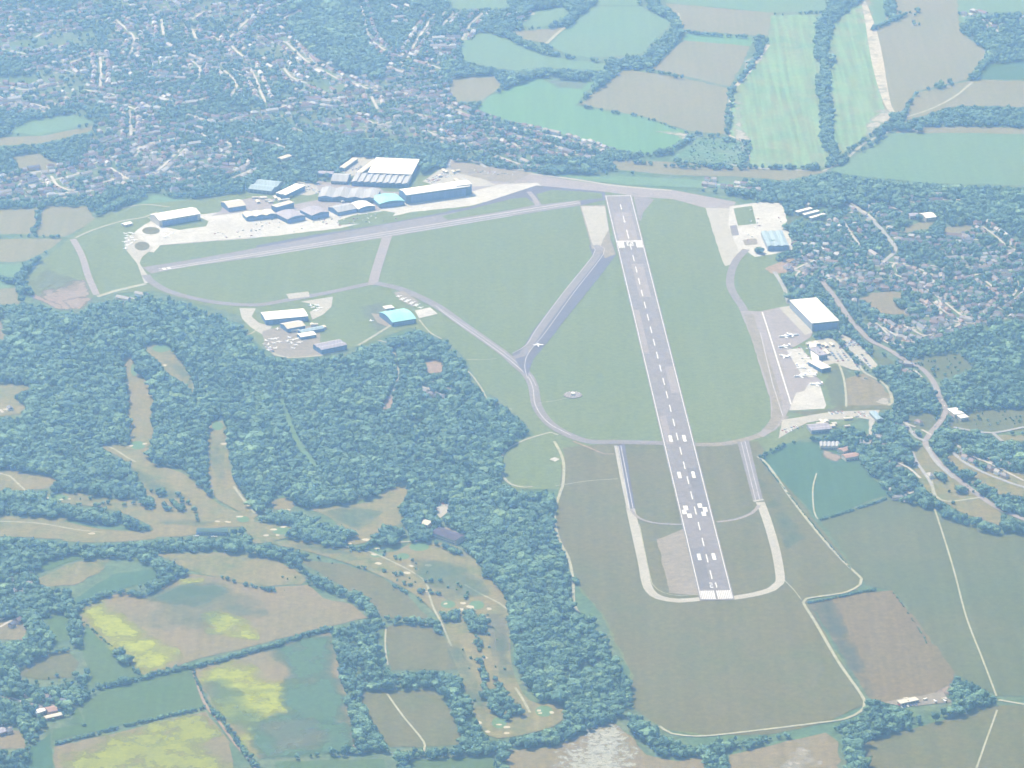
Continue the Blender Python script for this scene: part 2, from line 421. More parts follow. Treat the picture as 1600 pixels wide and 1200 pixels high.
def patch(px, m, name='field_patch', inset=.2):
    """a ragged patch; 'fade' rises from 0 at its rim to 1 a feather's width inside"""
    pts = np.array(dense([P(x, y) for x, y in ext(px)], 22, 2)); n = len(pts)
    area = abs(float(np.sum(pts[:, 0] * np.roll(pts[:, 1], -1) - np.roll(pts[:, 0], -1) * pts[:, 1]))) / 2
    D = inset * math.sqrt(area) * .8
    pp = px_of(pts); z = level([p[0] for p in pp], [p[1] for p in pp])
    st = max(12., math.sqrt(area) / 14)
    gx, gy = np.meshgrid(np.arange(pts[:, 0].min(), pts[:, 0].max(), st), np.arange(pts[:, 1].min(), pts[:, 1].max(), st * 1.3))
    ins = pip([tuple(p) for p in pts], gx, gy); cand = np.stack([gx[ins], gy[ins]], 1)
    def rim(q):
        a = pts; b = np.roll(pts, -1, 0); ab = b - a
        t = np.clip(((q - a) * ab).sum(1) / ((ab ** 2).sum(1) + 1e-9), 0, 1)
        return float(np.sqrt(((a + ab * t[:, None] - q) ** 2).sum(1)).min())
    dd = [rim(q) for q in cand]
    inner = [(q, d) for q, d in zip(cand, dd) if d > st * .4]
    vv = [Vector((float(p[0]), float(p[1]))) for p in pts] + [Vector((float(q[0]), float(q[1]))) for q, d in inner]
    V, _e, Fc, ov, _oe, _of = delaunay_2d_cdt(vv, [], [list(range(n))], 1, 1e-4)
    fade = [max([0.] + [min(1., inner[k - n][1] / D) for k in o if k >= n]) for o in ov]
    Fc = [f if (V[f[1]] - V[f[0]]).cross(V[f[2]] - V[f[0]]) > 0 else f[::-1] for f in Fc]
    me = mesh(name, [(v.x, v.y, z) for v in V], Fc, M[m])
    a = me.attributes.new('fade', 'FLOAT', 'POINT')
    a.data.foreach_set('value', np.array(fade, np.float32))
    o = obj(name, me); o['kind'] = 'structure'
    return o
# ================================================================ THE GROUND
g = 70000.0
obj('ground', mesh('ground', [(-g, -g, 0), (g, -g, 0), (g, g, 0), (-g, g, 0)], [(0, 1, 2, 3)], M['ground']))['kind'] = 'structure'

# ---- fields, farthest first
FIELDS = [
 ('teal', [(745,170),(765,150),(800,137),(840,122),(928,128),(898,165),(1000,182),(1080,208),(1062,226),(1050,236),(1010,240),(960,232),(860,205),(800,190)]),
 ('beige', [(905,163),(975,108),(1000,112),(1070,122),(1138,138),(1135,210),(1080,205),(1010,183)]),
 ('beige', [(1018,108),(1070,62),(1172,70),(1160,100),(1140,135),(1075,120)]),
 ('teal', [(1075,52),(1175,58),(1172,72),(1068,63)]),
 ('beige', [(1040,5),(1210,20),(1200,56),(1070,48),(1060,25)]),
 ('greenT', [(1000,0),(1300,0),(1290,16),(1210,20),(1040,4)]),
 ('greenT', [(858,70),(925,10),(1000,10),(1050,35),(1020,65),(1000,85),(920,90),(880,82)]),
 ('greenT', [(722,55),(760,50),(800,65),(845,86),(900,95),(950,99),(940,110),(850,105),(800,110),(720,95)]),
 ('beige', [(800,50),(880,43),(855,68),(820,62)]),
 ('greenT', [(825,18),(880,12),(895,20),(850,42),(815,42)]),
 ('greenT', [(690,0),(800,0),(795,12),(700,14)]),
 ('greenT', [(930,0),(1000,0),(998,8),(930,8)]),
 ('tealstripe', [(1205,24),(1286,22),(1280,60),(1283,120),(1288,180),(1296,235),(1290,262),(1170,262),(1168,225),(1135,210),(1140,150),(1160,115),(1200,65)]),
 ('tealstripe', [(1305,35),(1345,3),(1352,10),(1365,80),(1375,120),(1396,180),(1360,207),(1310,243),(1300,210),(1290,150),(1290,90)]),
 ('beige', [(1338,0),(1376,0),(1392,60),(1400,120),(1410,188),(1385,190),(1370,120),(1356,40)]),
 ('greenT', [(1352,0),(1385,0),(1385,35),(1360,45)]),
 ('beige', [(1395,0),(1480,0),(1500,50),(1545,85),(1510,125),(1430,143),(1405,180),(1385,150),(1363,48),(1400,32)]),
 ('dark', [(1540,102),(1600,58),(1600,132),(1530,123)]),
 ('greenT', [(1480,0),(1600,0),(1600,10),(1520,20),(1500,40)]),
 ('beige', [(1410,192),(1432,146),(1520,125),(1600,135),(1600,178),(1500,165),(1470,172)]),
 ('greenT', [(1300,266),(1400,206),(1600,206),(1600,300),(1450,286),(1320,272)]),
 ('beige', [(1402,200),(1500,198),(1600,208),(1600,216),(1480,208),(1400,208)]),
 ('beige', [(950,250),(1020,252),(1160,262),(1300,267),(1230,282),(1150,276),(1050,273),(970,266)]),
 ('scrub', [(1065,238),(1085,212),(1160,222),(1165,242),(1160,262),(1100,256),(1045,250)]),
 ('greenT', [(970,288),(900,280),(860,272),(1000,276),(1140,284),(1180,292),(1100,294)]),
 ('beige', [(705,122),(770,118),(785,135),(750,158),(715,160),(700,140)]),
 ('greenT', [(10,205),(45,190),(110,178),(150,190),(60,212)]),
 ('beige', [(0,225),(70,212),(150,195),(140,205),(60,225),(0,240)]),
 ('beige', [(20,246),(60,240),(92,258),(60,272),(30,262)]),
 ('beige', [(0,335),(60,326),(66,340),(50,366),(0,368)]),
 ('beige', [(62,336),(75,322),(135,322),(150,345),(100,370),(55,368)]),
 ('beige', [(0,374),(98,373),(80,388),(40,408),(0,425)]),
 ('greenT', [(0,428),(38,412),(25,440),(10,455),(0,458)]),
 ('beige', [(0,465),(25,450),(30,475),(0,490)]),
 ('greenT', [(205,318),(240,305),(330,318),(340,326),(260,325)]),
 ('brown', [(0,505),(12,500),(5,530),(0,535)]),
]
for m, px in FIELDS: sheet('field', px, m, jit=1.5)
ribbon('chalk_margin', [(1349,2),(1360,40),(1370,90),(1378,130),(1388,165),(1400,182)], lambda t: 8 + 16 * math.sin(3.14 * min(1, t)), 'chalk', road=False)
ribbon('chalk_margin', [(1200,70),(1185,92),(1165,118),(1150,135)], 9, 'chalk', road=False)
ribbon('chalk_margin', [(1141,150),(1138,205),(1150,216),(1168,224),(1170,250)], 5, 'chalk', road=False)
patch([(1160,100),(1200,68),(1205,80),(1185,100),(1165,125)], 'fchalk')
patch([(1138,210),(1145,160),(1160,150),(1165,190),(1180,240),(1165,240)], 'fchalk')
patch([(1330,8),(1354,0),(1368,60),(1378,118),(1400,182),(1380,198),(1366,150),(1356,90),(1345,30)], 'fchalk', inset=.6)
patch([(1352,190),(1378,162),(1400,180),(1375,205),(1350,225)], 'fchalk')
patch([(845,122),(925,128),(910,140),(870,138)], 'fdry')
patch([(980,200),(1080,208),(1070,218),(1020,206)], 'fchalk')
ribbon('track', [(854,68),(870,53),(884,42)], 7, 'track')
ribbon('track', [(1405,186),(1450,172),(1490,152),(1520,128)], 5, 'track')
ribbon('track', [(1285,268),(1320,250),(1350,225),(1390,205),(1405,198)], 6, 'track')
ribbon('track', [(1060,20),(1066,45)], 4, 'track')
ribbon('road', [(1130,256),(1200,264),(1258,266)], 6, 'road')

GOLFP = []
# ---- the airfield
AIR = [(40,436),(60,412),(112,370),(148,342),(195,322),(260,316),(400,300),(560,300),(700,262),(960,288),(1060,298),(1150,318),(1200,340),(1230,480),
 (1300,560),(1390,640),(1180,712),(1290,835),(1350,905),(1340,922),(1260,935),(1300,1010),(1355,1100),(1280,1132),(1200,1148),(1100,1150),(1040,1140),(990,1110),
 (985,1050),(940,960),(905,920),(890,880),(866,830),(872,765),(800,765),(780,740),(790,700),(835,680),(820,660),(760,612),(730,565),(700,530),(640,512),(560,542),(450,560),(410,545),(370,492),(300,472),(240,455),(150,462),(120,486),(60,465)]
sheet('airfield_grass', AIR, 'air', jit=1.5)
sheet('airfield_grass', [(880,700),(970,692),(1040,692),(1185,690),(1200,720),(1290,835),(1350,905),(1338,922),(1260,935),(1300,1010),(1354,1100),(1280,1132),(1200,1148),(1100,1149),(1040,1139),(991,1108),(986,1050),(941,958),(906,918),(891,880),(868,830),(874,765),(876,730)], 'airdry', jit=1.5)
for px in (
           [(1150,720),(1200,760),(1260,840),(1230,860),(1200,780)],):
    patch(px, 'fgreen')
for px in (
           
           [(680,480),(720,540),(790,620),(760,600)], [(560,480),(600,470),(640,500),(590,520)]):
    patch(px, 'fdry')
for _px in ([(420,850),(520,850),(560,870),(500,866)], [(640,870),(720,880),(770,930),(700,940),(650,900)], [(170,715),(230,740),(300,780),(250,780)], [(100,800),(180,810),(150,822)], [(500,800),(560,792),(600,800),(560,830)], [(330,690),(350,690),(352,760),(336,760)], [(255,560),(290,575),(300,610),(270,580)], [(720,1020),(740,1040),(765,1120),(745,1100)], [(770,980),(795,1000),(805,1060),(780,1060)], [(250,810),(340,812),(330,824),(240,820)]):
    GOLFP.append(_px)
patch([(60,450),(130,435),(150,460),(118,486),(100,488),(60,472)], 'fsoil')
patch([(42,440),(75,420),(130,440),(120,455),(60,465)], 'fdry', inset=.6)
patch([(95,470),(112,492),(125,486),(150,466),(120,460)], 'fsoil')
patch([(45,455),(95,475),(110,492),(50,468)], 'fsoil')

# ---- right-hand fields and park
FIELDS2 = [
 ('dark', [(1186,714),(1230,693),(1275,690),(1300,702),(1335,716),(1388,772),(1280,812)]),
 ('greenR', [(1283,813),(1390,782),(1440,792),(1480,812),(1550,835),(1600,850),(1600,1080),(1560,1088),(1490,1052),(1440,980),(1396,924),(1352,915)]),
 ('plough', [(1264,941),(1345,927),(1394,923),(1440,980),(1492,1052),(1480,1085),(1385,1098),(1358,1092)]),
 ('airdry', [(1352,1160),(1440,1135),(1560,1103),(1600,1098),(1600,1200),(1380,1200)]),
 ('brown', [(1140,1180),(1290,1145),(1310,1160),(1325,1200),(1140,1200)]),
 ('brown', [(790,1172),(862,1168),(960,1130),(985,1150),(1010,1180),(1060,1190),(1100,1180),(1100,1200),(800,1200)]),
 ('fair', [(1422,704),(1450,696),(1476,730),(1520,765),(1566,806),(1563,822),(1500,800),(1455,775),(1432,745)]),
 ('fair', [(1478,712),(1500,708),(1530,735),(1600,762),(1600,800),(1540,772),(1500,742)]),
 ('brown', [(1338,471),(1362,458),(1392,455),(1418,460),(1398,470),(1402,482),(1424,486),(1420,494),(1378,490)]),
 ('beige', [(1400,360),(1445,345),(1460,346),(1450,358),(1412,364)]),
 ('beige', [(1470,355),(1518,351),(1514,362),(1478,369)]),
 ('greenR', [(1298,572),(1322,570),(1330,590),(1320,636),(1300,634),(1288,600)]),
 ('brown', [(1322,592),(1350,584),(1376,600),(1392,622),(1388,634),(1324,636),(1319,610)]),
 ('greenR', [(1362,552),(1372,550),(1398,568),(1375,572)]),
 ('greenR', [(1420,562),(1500,552),(1520,576),(1472,592),(1440,580)]),
 ('greenR', [(1415,649),(1460,646),(1463,658),(1450,672),(1418,668)]),
 ('greenR', [(1520,640),(1600,640),(1600,668),(1560,675),(1480,668),(1490,655)]),
 ('fair', [(1560,680),(1600,676),(1600,690),(1566,688)]),
 ('greenR', [(1225,345),(1250,328),(1252,336),(1232,352)]),
 ('soil', [(1195,420),(1235,402),(1248,410),(1235,425),(1205,428)]),
]
for m, px in FIELDS2: sheet('field', px, m, jit=1.5)
patch([(1265,945),(1300,938),(1340,1010),(1370,1090),(1358,1092),(1300,1010)], 'fdark')
patch([(865,1175),(900,1155),(960,1130),(985,1155),(1000,1175),(1040,1200),(880,1200)], 'fstone')
patch([(905,1140),(962,1128),(985,1160),(930,1190)], 'fstone')
patch([(1215,1165),(1285,1150),(1300,1200),(1215,1200)], 'fchalk', inset=.8)
patch([(1455,1082),(1492,1056),(1500,1070),(1480,1090)], 'fsoil')
patch([(1285,700),(1320,712),(1310,724),(1280,716)], 'fsoil')
patch([(1360,630),(1390,612),(1394,634)], 'fchalk')

# ---- fields at lower left
FIELDS3 = [
 ('brown', [(115,957),(185,926),(240,931),(280,900),(300,897),(345,903),(400,919),(480,914),(505,935),(550,945),(574,966),(520,978),(420,1003),(300,1033),(225,1056),(200,1035),(150,1000)]),
 ('brown', [(302,1046),(400,1017),(515,988),(530,1045),(545,1110),(556,1160),(500,1170),(405,1186),(370,1152),(330,1100)]),
 ('green', [(130,1100),(170,1078),(300,1047),(322,1104),(82,1158),(84,1140),(132,1130)]),
 ('brown', [(84,1168),(322,1112),(360,1160),(398,1200),(90,1200)]),
 ('airdry', [(30,1055),(60,1028),(108,1016),(124,1036),(112,1060),(60,1062)]),
 ('green', [(134,975),(200,1036),(222,1056),(160,1072),(145,1070),(130,1020)]),
 ('airdry', [(600,985),(610,977),(680,979),(700,1010),(720,1046),(612,1048)]),
 ('airdry', [(560,1082),(620,1080),(680,1078),(712,1120),(722,1162),(690,1166),(610,1168),(580,1130)]),
 ('fair', [(240,866),(330,863),(400,868),(440,880),(482,905),(470,914),(400,918),(330,900),(290,888)]),
 ('airdry', [(465,874),(540,882),(600,905),(640,935),(672,966),(600,966),(585,948),(545,922),(510,903)]),
 ('fair', [(58,905),(110,880),(170,871),(162,890),(115,915),(75,917)]),
 ('green', [(55,898),(70,880),(120,868),(130,873),(90,885)]),
 ('dark', [(120,935),(178,897),(240,890),(243,904),(200,918),(150,935),(110,948)]),
 ('brown', [(0,973),(38,970),(42,1000),(0,1006)]),
 ('brown', [(0,1146),(32,1142),(42,1170),(0,1186)]),
 ('green', [(68,966),(105,960),(108,1000),(85,1008)]),
 ('green', [(105,1132),(120,1105),(132,1130)]),
 ('dark', [(45,1170),(80,1145),(88,1200),(20,1200)]),
 ('green', [(640,1188),(770,1180),(800,1200),(640,1200)]),
 ('green', [(430,1190),(600,1186),(620,1200),(420,1200)]),
 ('air', [(735,562),(760,558),(782,600),(822,640),(822,654),(770,615),(740,590)]),
]
for m, px in FIELDS3: sheet('field', px, m, jit=1.5)
patch([(118,955),(165,932),(200,965),(235,990),(275,1010),(290,1035),(225,1058),(190,1030),(140,985)], 'fyellow')
patch([(312,960),(350,950),(405,980),(405,1002),(320,990)], 'fyellow')
patch([(275,902),(325,900),(325,910),(280,916)], 'fyellow')
patch([(310,1050),(350,1025),(400,1040),(420,1060),(480,1062),(490,1105),(450,1130),(425,1170),(395,1185),(370,1150),(335,1115)], 'fyellow')
patch([(325,1095),(350,1075),(480,1075),(485,1110),(400,1140),(350,1130)], 'fyellow')
patch([(86,1172),(150,1150),(322,1108),(362,1165),(390,1200),(300,1230),(90,1230)], 'fyel2', inset=.2)
patch([(150,1150),(325,1108),(350,1150),(240,1170)], 'fyel2')
patch([(400,1010),(518,985),(540,1060),(560,1170),(470,1180),(430,1090),(440,1040)], 'flush', inset=.15)
patch([(380,1140),(430,1110),(560,1130),(556,1180),(400,1190)], 'flush', inset=.15)
patch([(310,1060),(360,1060),(420,1130),(400,1160),(350,1130)], 'fgreen')
patch([(300,910),(400,925),(420,960),(330,1000),(230,980),(230,940)], 'fgreen', inset=.7)
patch([(400,1130),(490,1120),(530,1160),(430,1178)], 'fdry')
patch([(185,935),(330,905),(380,920),(300,950)], 'fgreen')
patch([(550,1090),(560,1160),(575,1190),(545,1165)], 'fsoil')

# ---- golf course
FAIR = [
 [(192,562),(205,556),(214,580),(232,600),(240,625),(236,650),(242,690),(230,698),(205,698),(199,660),(198,620)],
 [(222,546),(240,537),(262,545),(285,568),(302,600),(304,624),(292,602),(266,586),(245,562)],
 [(157,697),(200,697),(232,700),(236,722),(285,740),(315,765),(345,790),(380,803),(398,812),(386,822),(330,822),(290,806),(240,790),(222,755),(195,720)],
 [(65,776),(110,770),(160,778),(225,785),(300,806),(380,818),(320,828),(290,838),(200,838),(240,828),(200,805),(150,792),(110,788)],
 [(325,674),(333,658),(350,658),(355,690),(362,740),(380,775),(404,806),(396,810),(360,792),(335,775),(324,740)],
 [(0,795),(60,808),(100,815),(150,826),(200,830),(240,832),(242,842),(160,848),(100,846),(50,840),(0,824)],
 [(482,796),(575,785),(600,770),(634,757),(639,764),(622,803),(640,812),(618,822),(590,842),(548,852),(540,840),(520,812),(495,800)],
 [(0,730),(22,736),(44,766),(0,760)],
 [(0,605),(16,600),(20,620),(8,650),(0,655)],
 [(420,848),(500,845),(560,862),(620,862),(640,850),(700,850),(735,868),(765,905),(792,940),(797,990),(800,1040),(818,1085),(840,1100),(870,1100),(882,1115),(866,1135),(800,1152),(762,1150),(738,1110),(720,1060),(700,1010),(690,975),(655,935),(600,903),(540,880),(480,862)],
 [(380,818),(420,818),(458,826),(450,840),(400,850),(390,838)],
 [(425,785),(445,778),(462,790),(446,798),(430,796)],
 [(1415,568),(1430,560),(1440,566)],
]
for px in FAIR: sheet('fairway', px, 'fair', jit=2.2, curved=True)
for x, y, rx, ry in [(215,696,12,7),(340,666,9,7),(252,545,14,6),(380,812,10,5),(440,830,14,6),(655,855,16,7),(700,945,12,6),(745,946,12,7),(780,1130,12,9),(850,1112,14,9),(90,778,18,5),(590,868,12,4),(210,578,6,10),(630,870,10,5)]:
    sheet('golf_green', [(x + rx * math.cos(t / 10 * 2 * math.pi), y + ry * math.sin(t / 10 * 2 * math.pi)) for t in range(10)], 'greenfair', curved=True)
BK = [(178,694,5,1.5),(205,697,4,1.5),(226,694,5,1.6),(349,694,5,1.6),(73,779,4,1.6),(96,781,4,1.2),(108,780,3,1.3),(340,815,5,1.5),(356,816,5,1.5),(374,808,7,1.3),(143,834,6,1.6),(428,828,6,1.6),(443,824,5,1.6),(416,837,5,1.6),(434,837,4,1.3),(450,797,5,1.5),
 (572,844,7,2),(547,850,3,1.3),(585,867,5,2),(591,881,6,2),(643,885,5,1.6),(669,884,6,2),(636,896,6,2),(590,858,5,1.5),(661,925,8,1.5),(696,944,4,1.6),(723,943,5,2),(721,953,4,2),(735,949,7,2.5),(764,952,4,2),(757,966,8,1.5),(749,1031,4,2),(758,1029,5,2),(748,1130,6,2.5),(780,1133,5,1.3),(792,1137,6,2),(792,1146,5,2),(762,1144,4,2),(842,1111,4,2),(844,1115,4,1.5),(862,1114,4,2),(258,571,4,1.5),(8,640,5,1.2)]
for x, y, rx, ry in BK:
    a0 = random.uniform(-.3, .3)
    pts = []
    for t in range(9):
        r = random.uniform(.75, 1.15); th = t / 9 * 2 * math.pi
        pts.append((x + rx * r * math.cos(th), y + ry * r * math.sin(th) + a0 * rx * math.cos(th) * .3))
    sheet('bunker', pts, 'sand', curved=True, step=3)
for px, w in (([(0,740),(15,744),(28,756),(40,767)],3.5), ([(160,694),(180,703),(200,716),(212,722)],3.5), ([(365,760),(378,778),(392,795),(402,805)],4), ([(0,815),(60,818),(120,828),(160,832)],3),
              ([(516,852),(560,858),(600,872),(660,905),(672,935),(678,952),(690,975),(705,1010)],3), ([(726,914),(750,928),(778,942),(792,952)],3.5), ([(805,1075),(815,1090),(828,1114)],3.5), ([(620,848),(660,845),(690,838)],4)):
    ribbon('path', px, w, 'track')
patch([(690,985),(720,1000),(745,1060),(760,1130),(740,1110),(710,1040)], 'fgreen')
patch([(760,960),(785,960),(795,1000),(800,1040),(770,1040)], 'fdry')

for _px in GOLFP: patch(_px, 'fgreen')
sheet('car_park', [(676,790),(690,785),(704,790),(700,800),(688,810),(680,800)], 'concrete', jit=.8)
sheet('car_park', [(680,826),(700,824),(720,836),(722,842),(700,834)], 'oldconc', jit=.8)
sheet('path', [(655,808),(668,812),(676,824),(668,826)], 'concrete')
# ---- pavements of the airfield
def rc(y):   # runway centre line in photo pixels
    return 966.0 + (1120.3 - 966.0) * (y - 307.0) / (937.0 - 307.0)
RA = np.array(P(rc(937.5), 937.5)[:2]); RB = np.array(P(rc(306), 306)[:2])
RL = float(np.linalg.norm(RB - RA)); RD = (RB - RA) / RL; RN = np.array((RD[1], -RD[0]))     # RN points right of the landing direction
RW = 47.0
def rp(s, t): return tuple(RA + RD * s + RN * t)
def rs(y):    # metres along the runway at photo row y
    return float(np.dot(np.array(P(rc(y), y)[:2]) - RA, RD))

# cross runway and what lies along it
sheet('taxiway', [(700,262),(745,258),(800,270),(830,273),(950,290),(1050,297),(1150,316),(1145,326),(1105,326),(1055,311),(990,306),(946,300),(900,297),(860,294),(838,290),(790,300),(740,308),(700,300)], 'asphlight')
sheet('apron', [(240,395),(205,386),(198,372),(225,352),(245,340),(320,335),(420,322),(560,316),(620,318),(735,300),(780,288),(840,286),(850,293),(735,322),(640,332),(530,357),(400,372),(250,384)], 'white', curved=False, jit=.8)
sheet('taxiway', [(400,382),(500,366),(560,357),(612,348),(675,336),(740,322),(838,290),(945,300),(948,312),(905,322),(800,336),(700,352),(600,368),(400,400)], 'asphdark')
sheet('runway', [(222,418),(300,406),(400,388),(520,366),(612,349),(700,334),(800,316),(906,311),(908,321),(800,338),(700,355),(600,372),(500,387),(400,403),(300,416),(236,428)], 'asphalt')
sheet('airfield_grass', [(800,311),(822,309),(837,320),(800,328),(700,344),(690,338),(740,326)], 'air', open_=True)
sheet('airfield_grass', [(838,304),(862,297),(940,302),(942,310),(900,314),(846,320)], 'air')
sheet('airfield_grass', [(222,400),(262,390),(400,374),(470,366),(520,362),(400,384),(300,399),(225,410)], 'air')
sheet('airfield_grass', [(528,345),(552,337),(600,330),(618,333),(610,342),(560,350),(530,352)], 'air')
ribbon('runway_marking', [(250,422),(400,398),(600,364),(800,331),(905,316)], 7, 'asphlight', curved=False)
for a, b, w in (((248,423.5),(906,317.5),1.2), ((248,420.5),(903,314.5),1.2), ((400,402.5),(800,337.5),1.2)):
    ribbon('runway_marking', [a, b], w, 'paint', curved=False)
for x, y in ((254,421),(262,420)):
    ribbon('runway_marking', [(x, y), (x + 5, y - .8)], 9, 'paint', curved=False)
sheet('apron', [(196,372),(212,366),(240,388),(222,402),(218,412),(226,424),(238,440),(226,444),(214,412),(196,390)], 'concrete')
sheet('apron', [(215,372),(222,355),(245,342),(312,334),(328,348),(300,362),(262,372),(240,385)], 'white')
for c, rx, ry in (((222,385),12,7), ((236,361),14,6)):
    sheet('airfield_grass', [(c[0] + rx * math.cos(t / 12 * 2 * math.pi), c[1] + ry * math.sin(t / 12 * 2 * math.pi)) for t in range(12)], 'airdry', curved=True)
sheet('airfield_grass', [(252,354),(312,340),(326,346),(322,354),(280,360)], 'air')
ribbon('runway_marking', [(248,384),(400,371)], 2, 'asphlight', curved=False)
ribbon('taxiway', [(114,374),(128,400),(138,432),(151,461)], 12, 'asphlight')
ribbon('taxiway', [(152,464),(180,455),(205,449),(228,444)], 9, 'track')
ribbon('track', [(118,372),(145,360),(190,346),(225,340),(245,332)], 5, 'track')
ribbon('track', [(190,326),(225,320),(265,324)], 4, 'track')
# perimeter taxiway
ribbon('taxiway', [(228,430),(236,440),(262,455),(300,466),(345,474),(400,477),(440,471),(490,462),(530,454),(562,447),(585,442)], 15, 'asphalt')
ribbon('taxiway', [(605,370),(600,385),(592,410),(586,430),(582,446)], 17, 'asphlight')
ribbon('taxiway', [(586,443),(620,450),(650,462),(685,480),(720,505),(760,533),(790,555),(806,570),(822,584),(832,600),(835,614),(838,632),(848,650),(865,667),(895,683),(925,691),(960,691),(1000,692),(1045,693)], 17, 'asphalt')
ribbon('runway_marking', [(685,483),(720,508),(760,536),(790,558),(808,573),(824,588),(832,604),(834,618),(836,632),(846,650),(862,665),(893,681)], 1.6, 'worn')
ribbon('runway_marking', [(680,478),(760,531),(805,565),(826,584),(838,604)], 1.0, 'worn')
ribbon('taxiway', [(1086,695),(1130,694),(1180,683),(1212,665),(1226,650)], 15, 'oldconc')
# taxiway from the middle of the cross runway end down to the perimeter
sheet('taxiway', [(800,553),(819,541),(832,518),(882,455),(926,400),(920,384),(955,376),(963,398),(942,426),(883,500),(852,540),(833,562),(824,590),(812,574)], 'asphdark', curved=False)
sheet('taxiway', [(906,322),(946,321),(954,376),(962,398),(945,404),(938,386),(925,390)], 'oldconc')
sheet('apron', [(908,323),(945,323),(951,360),(944,372),(938,386),(926,384)], 'concrete')
ribbon('taxiway', [(929,384),(935,396),(885,460),(848,510),(832,533),(815,556),(800,560)], 13, 'asphalt')
ribbon('runway_marking', [(926,386),(927,399),(880,458),(838,515),(822,540),(800,553)], 1.2, 'worn')
ribbon('runway_marking', [(938,386),(943,397),(895,460),(852,520),(826,552),(820,572),(824,592)], 1.2, 'worn')
sheet('taxiway', [(988,300),(1010,308),(1022,312),(1005,332),(1002,345),(998,345)], 'asphalt')
ribbon('taxiway', [(988,306),(1025,308),(1057,311),(1100,323)], 12, 'asphlight')
ribbon('runway_marking', [(760,262),(830,272),(900,281),(950,289),(1000,294),(1050,298)], 7, 'concrete')
ribbon('taxiway', [(826,300),(836,312),(840,322)], 9, 'asphlight')
# loop at the near end
sheet('taxiway', [(1026,843),(1050,834),(1070,826),(1080,880),(1095,925),(1094,931),(1045,927),(1040,900)], 'oldconc', jit=1)
ribbon('taxiway', [(984,790),(993,830),(1004,880),(1009,908),(1016,924),(1030,934),(1060,939),(1098,936)], 13.5, 'concrete')
ribbon('taxiway', [(1144,935),(1180,929),(1206,921),(1217,912),(1219,900),(1212,860),(1199,815),(1188,785)], 13.5, 'concrete')
ribbon('runway_marking', [(999,820),(1015,898),(1022,916),(1036,926),(1060,931),(1094,929)], 1.4, 'track')
sheet('taxiway', [(959,697),(976,694),(993,797),(979,797)], 'asphdark')
ribbon('taxiway', [(962,697),(971,745),(982,796)], 5, 'concrete', curved=False)
for a, b in (((966,698),(984,796)), ((970,697),(989,795))): ribbon('runway_marking', [a, b], 1.2, 'worn', curved=False)
ribbon('runway_marking', [(979,798),(992,796)], 5, 'concrete', curved=False)
sheet('taxiway', [(1152,691),(1170,689),(1192,781),(1177,784)], 'asphalt')
for a, b in (((1158,691),(1181,783)), ((1164,690),(1187,781))): ribbon('runway_marking', [a, b], 1.2, 'worn', curved=False)
ribbon('runway_marking', [(1177,784),(1193,781)], 5, 'concrete', curved=False)
ribbon('taxiway', [(986,797),(998,810),(1018,817),(1045,820),(1068,820)], 5, 'asphlight')
ribbon('taxiway', [(1120,816),(1150,812),(1175,802),(1186,790)], 6, 'asphlight')
# right-hand aprons
sheet('apron', [(1102,325),(1146,326),(1150,350),(1140,354),(1156,392),(1150,412),(1133,416),(1126,400)], 'concrete', jit=.6)
sheet('apron', [(1140,323),(1190,316),(1222,318),(1230,345),(1222,360),(1232,361),(1240,390),(1206,398),(1180,402),(1168,394),(1156,398),(1138,352)], 'white', jit=.6)
sheet('airfield_grass', [(1146,326),(1175,322),(1182,350),(1153,353)], 'air')
sheet('apron', [(1140,353),(1151,352),(1155,368),(1144,369)], 'asphalt')
sheet('apron', [(1160,375),(1182,373),(1184,382),(1164,384)], 'oldconc')
ribbon('taxiway', [(1166,390),(1152,405),(1143,424),(1141,445),(1148,462),(1160,480),(1170,505)], 14, 'asphalt')
sheet('apron', [(1157,486),(1187,487),(1217,481),(1238,479),(1270,520),(1266,528),(1232,548),(1246,562),(1288,600),(1262,610),(1232,642),(1226,655),(1212,672),(1192,684),(1185,680),(1205,655),(1203,625),(1188,575),(1174,530)], 'asphlight', jit=.5)
ribbon('taxiway', [(1170,492),(1182,530),(1200,580),(1212,620),(1214,650),(1200,672)], 16, 'oldconc')
ribbon('runway_marking', [(1191,488),(1202,522),(1236,632)], 2, 'paint', curved=False)
ribbon('runway_marking', [(1188,520),(1207,600),(1223,650)], 1.4, 'worn', curved=False)
sheet('apron', [(1217,481),(1237,478),(1270,520),(1258,524)], 'concrete')
sheet('apron', [(1229,547),(1252,544),(1276,573),(1278,584),(1270,590),(1254,588),(1240,566)], 'white')
sheet('apron', [(1265,598),(1280,598),(1291,634),(1288,639),(1233,642),(1244,614),(1256,612)], 'white')
sheet('car_park', [(1262,534),(1300,528),(1330,560),(1345,580),(1330,578),(1305,568),(1282,574),(1270,560)], 'concrete')
sheet('car_park', [(1310,520),(1330,530),(1352,548),(1372,572),(1362,578),(1338,556),(1318,540)], 'concrete')
sheet('car_park', [(1222,657),(1262,650),(1300,643),(1375,641),(1368,651),(1362,680),(1358,680),(1358,656),(1322,650),(1318,656),(1290,656),(1262,661),(1240,672),(1216,686)], 'concrete', jit=.6)
sheet('yard', [(465,284),(495,289),(506,300),(482,306),(460,304)], 'concrete', jit=.8)
sheet('yard', [(494,283),(550,290),(590,292),(600,300),(632,300),(592,330),(500,330),(440,330),(400,345),(390,338),(452,322),(500,312)], 'asphlight', jit=.8)
sheet('yard', [(352,318),(400,308),(430,312),(424,326),(390,330),(330,338),(345,330)], 'asphlight', jit=.8)
sheet('car_park', [(528,264),(556,245),(592,247),(560,272),(545,277)], 'concrete', jit=.8)
sheet('yard', [(660,284),(690,264),(730,266),(776,290),(740,292),(722,284),(676,290)], 'concrete', jit=.8)
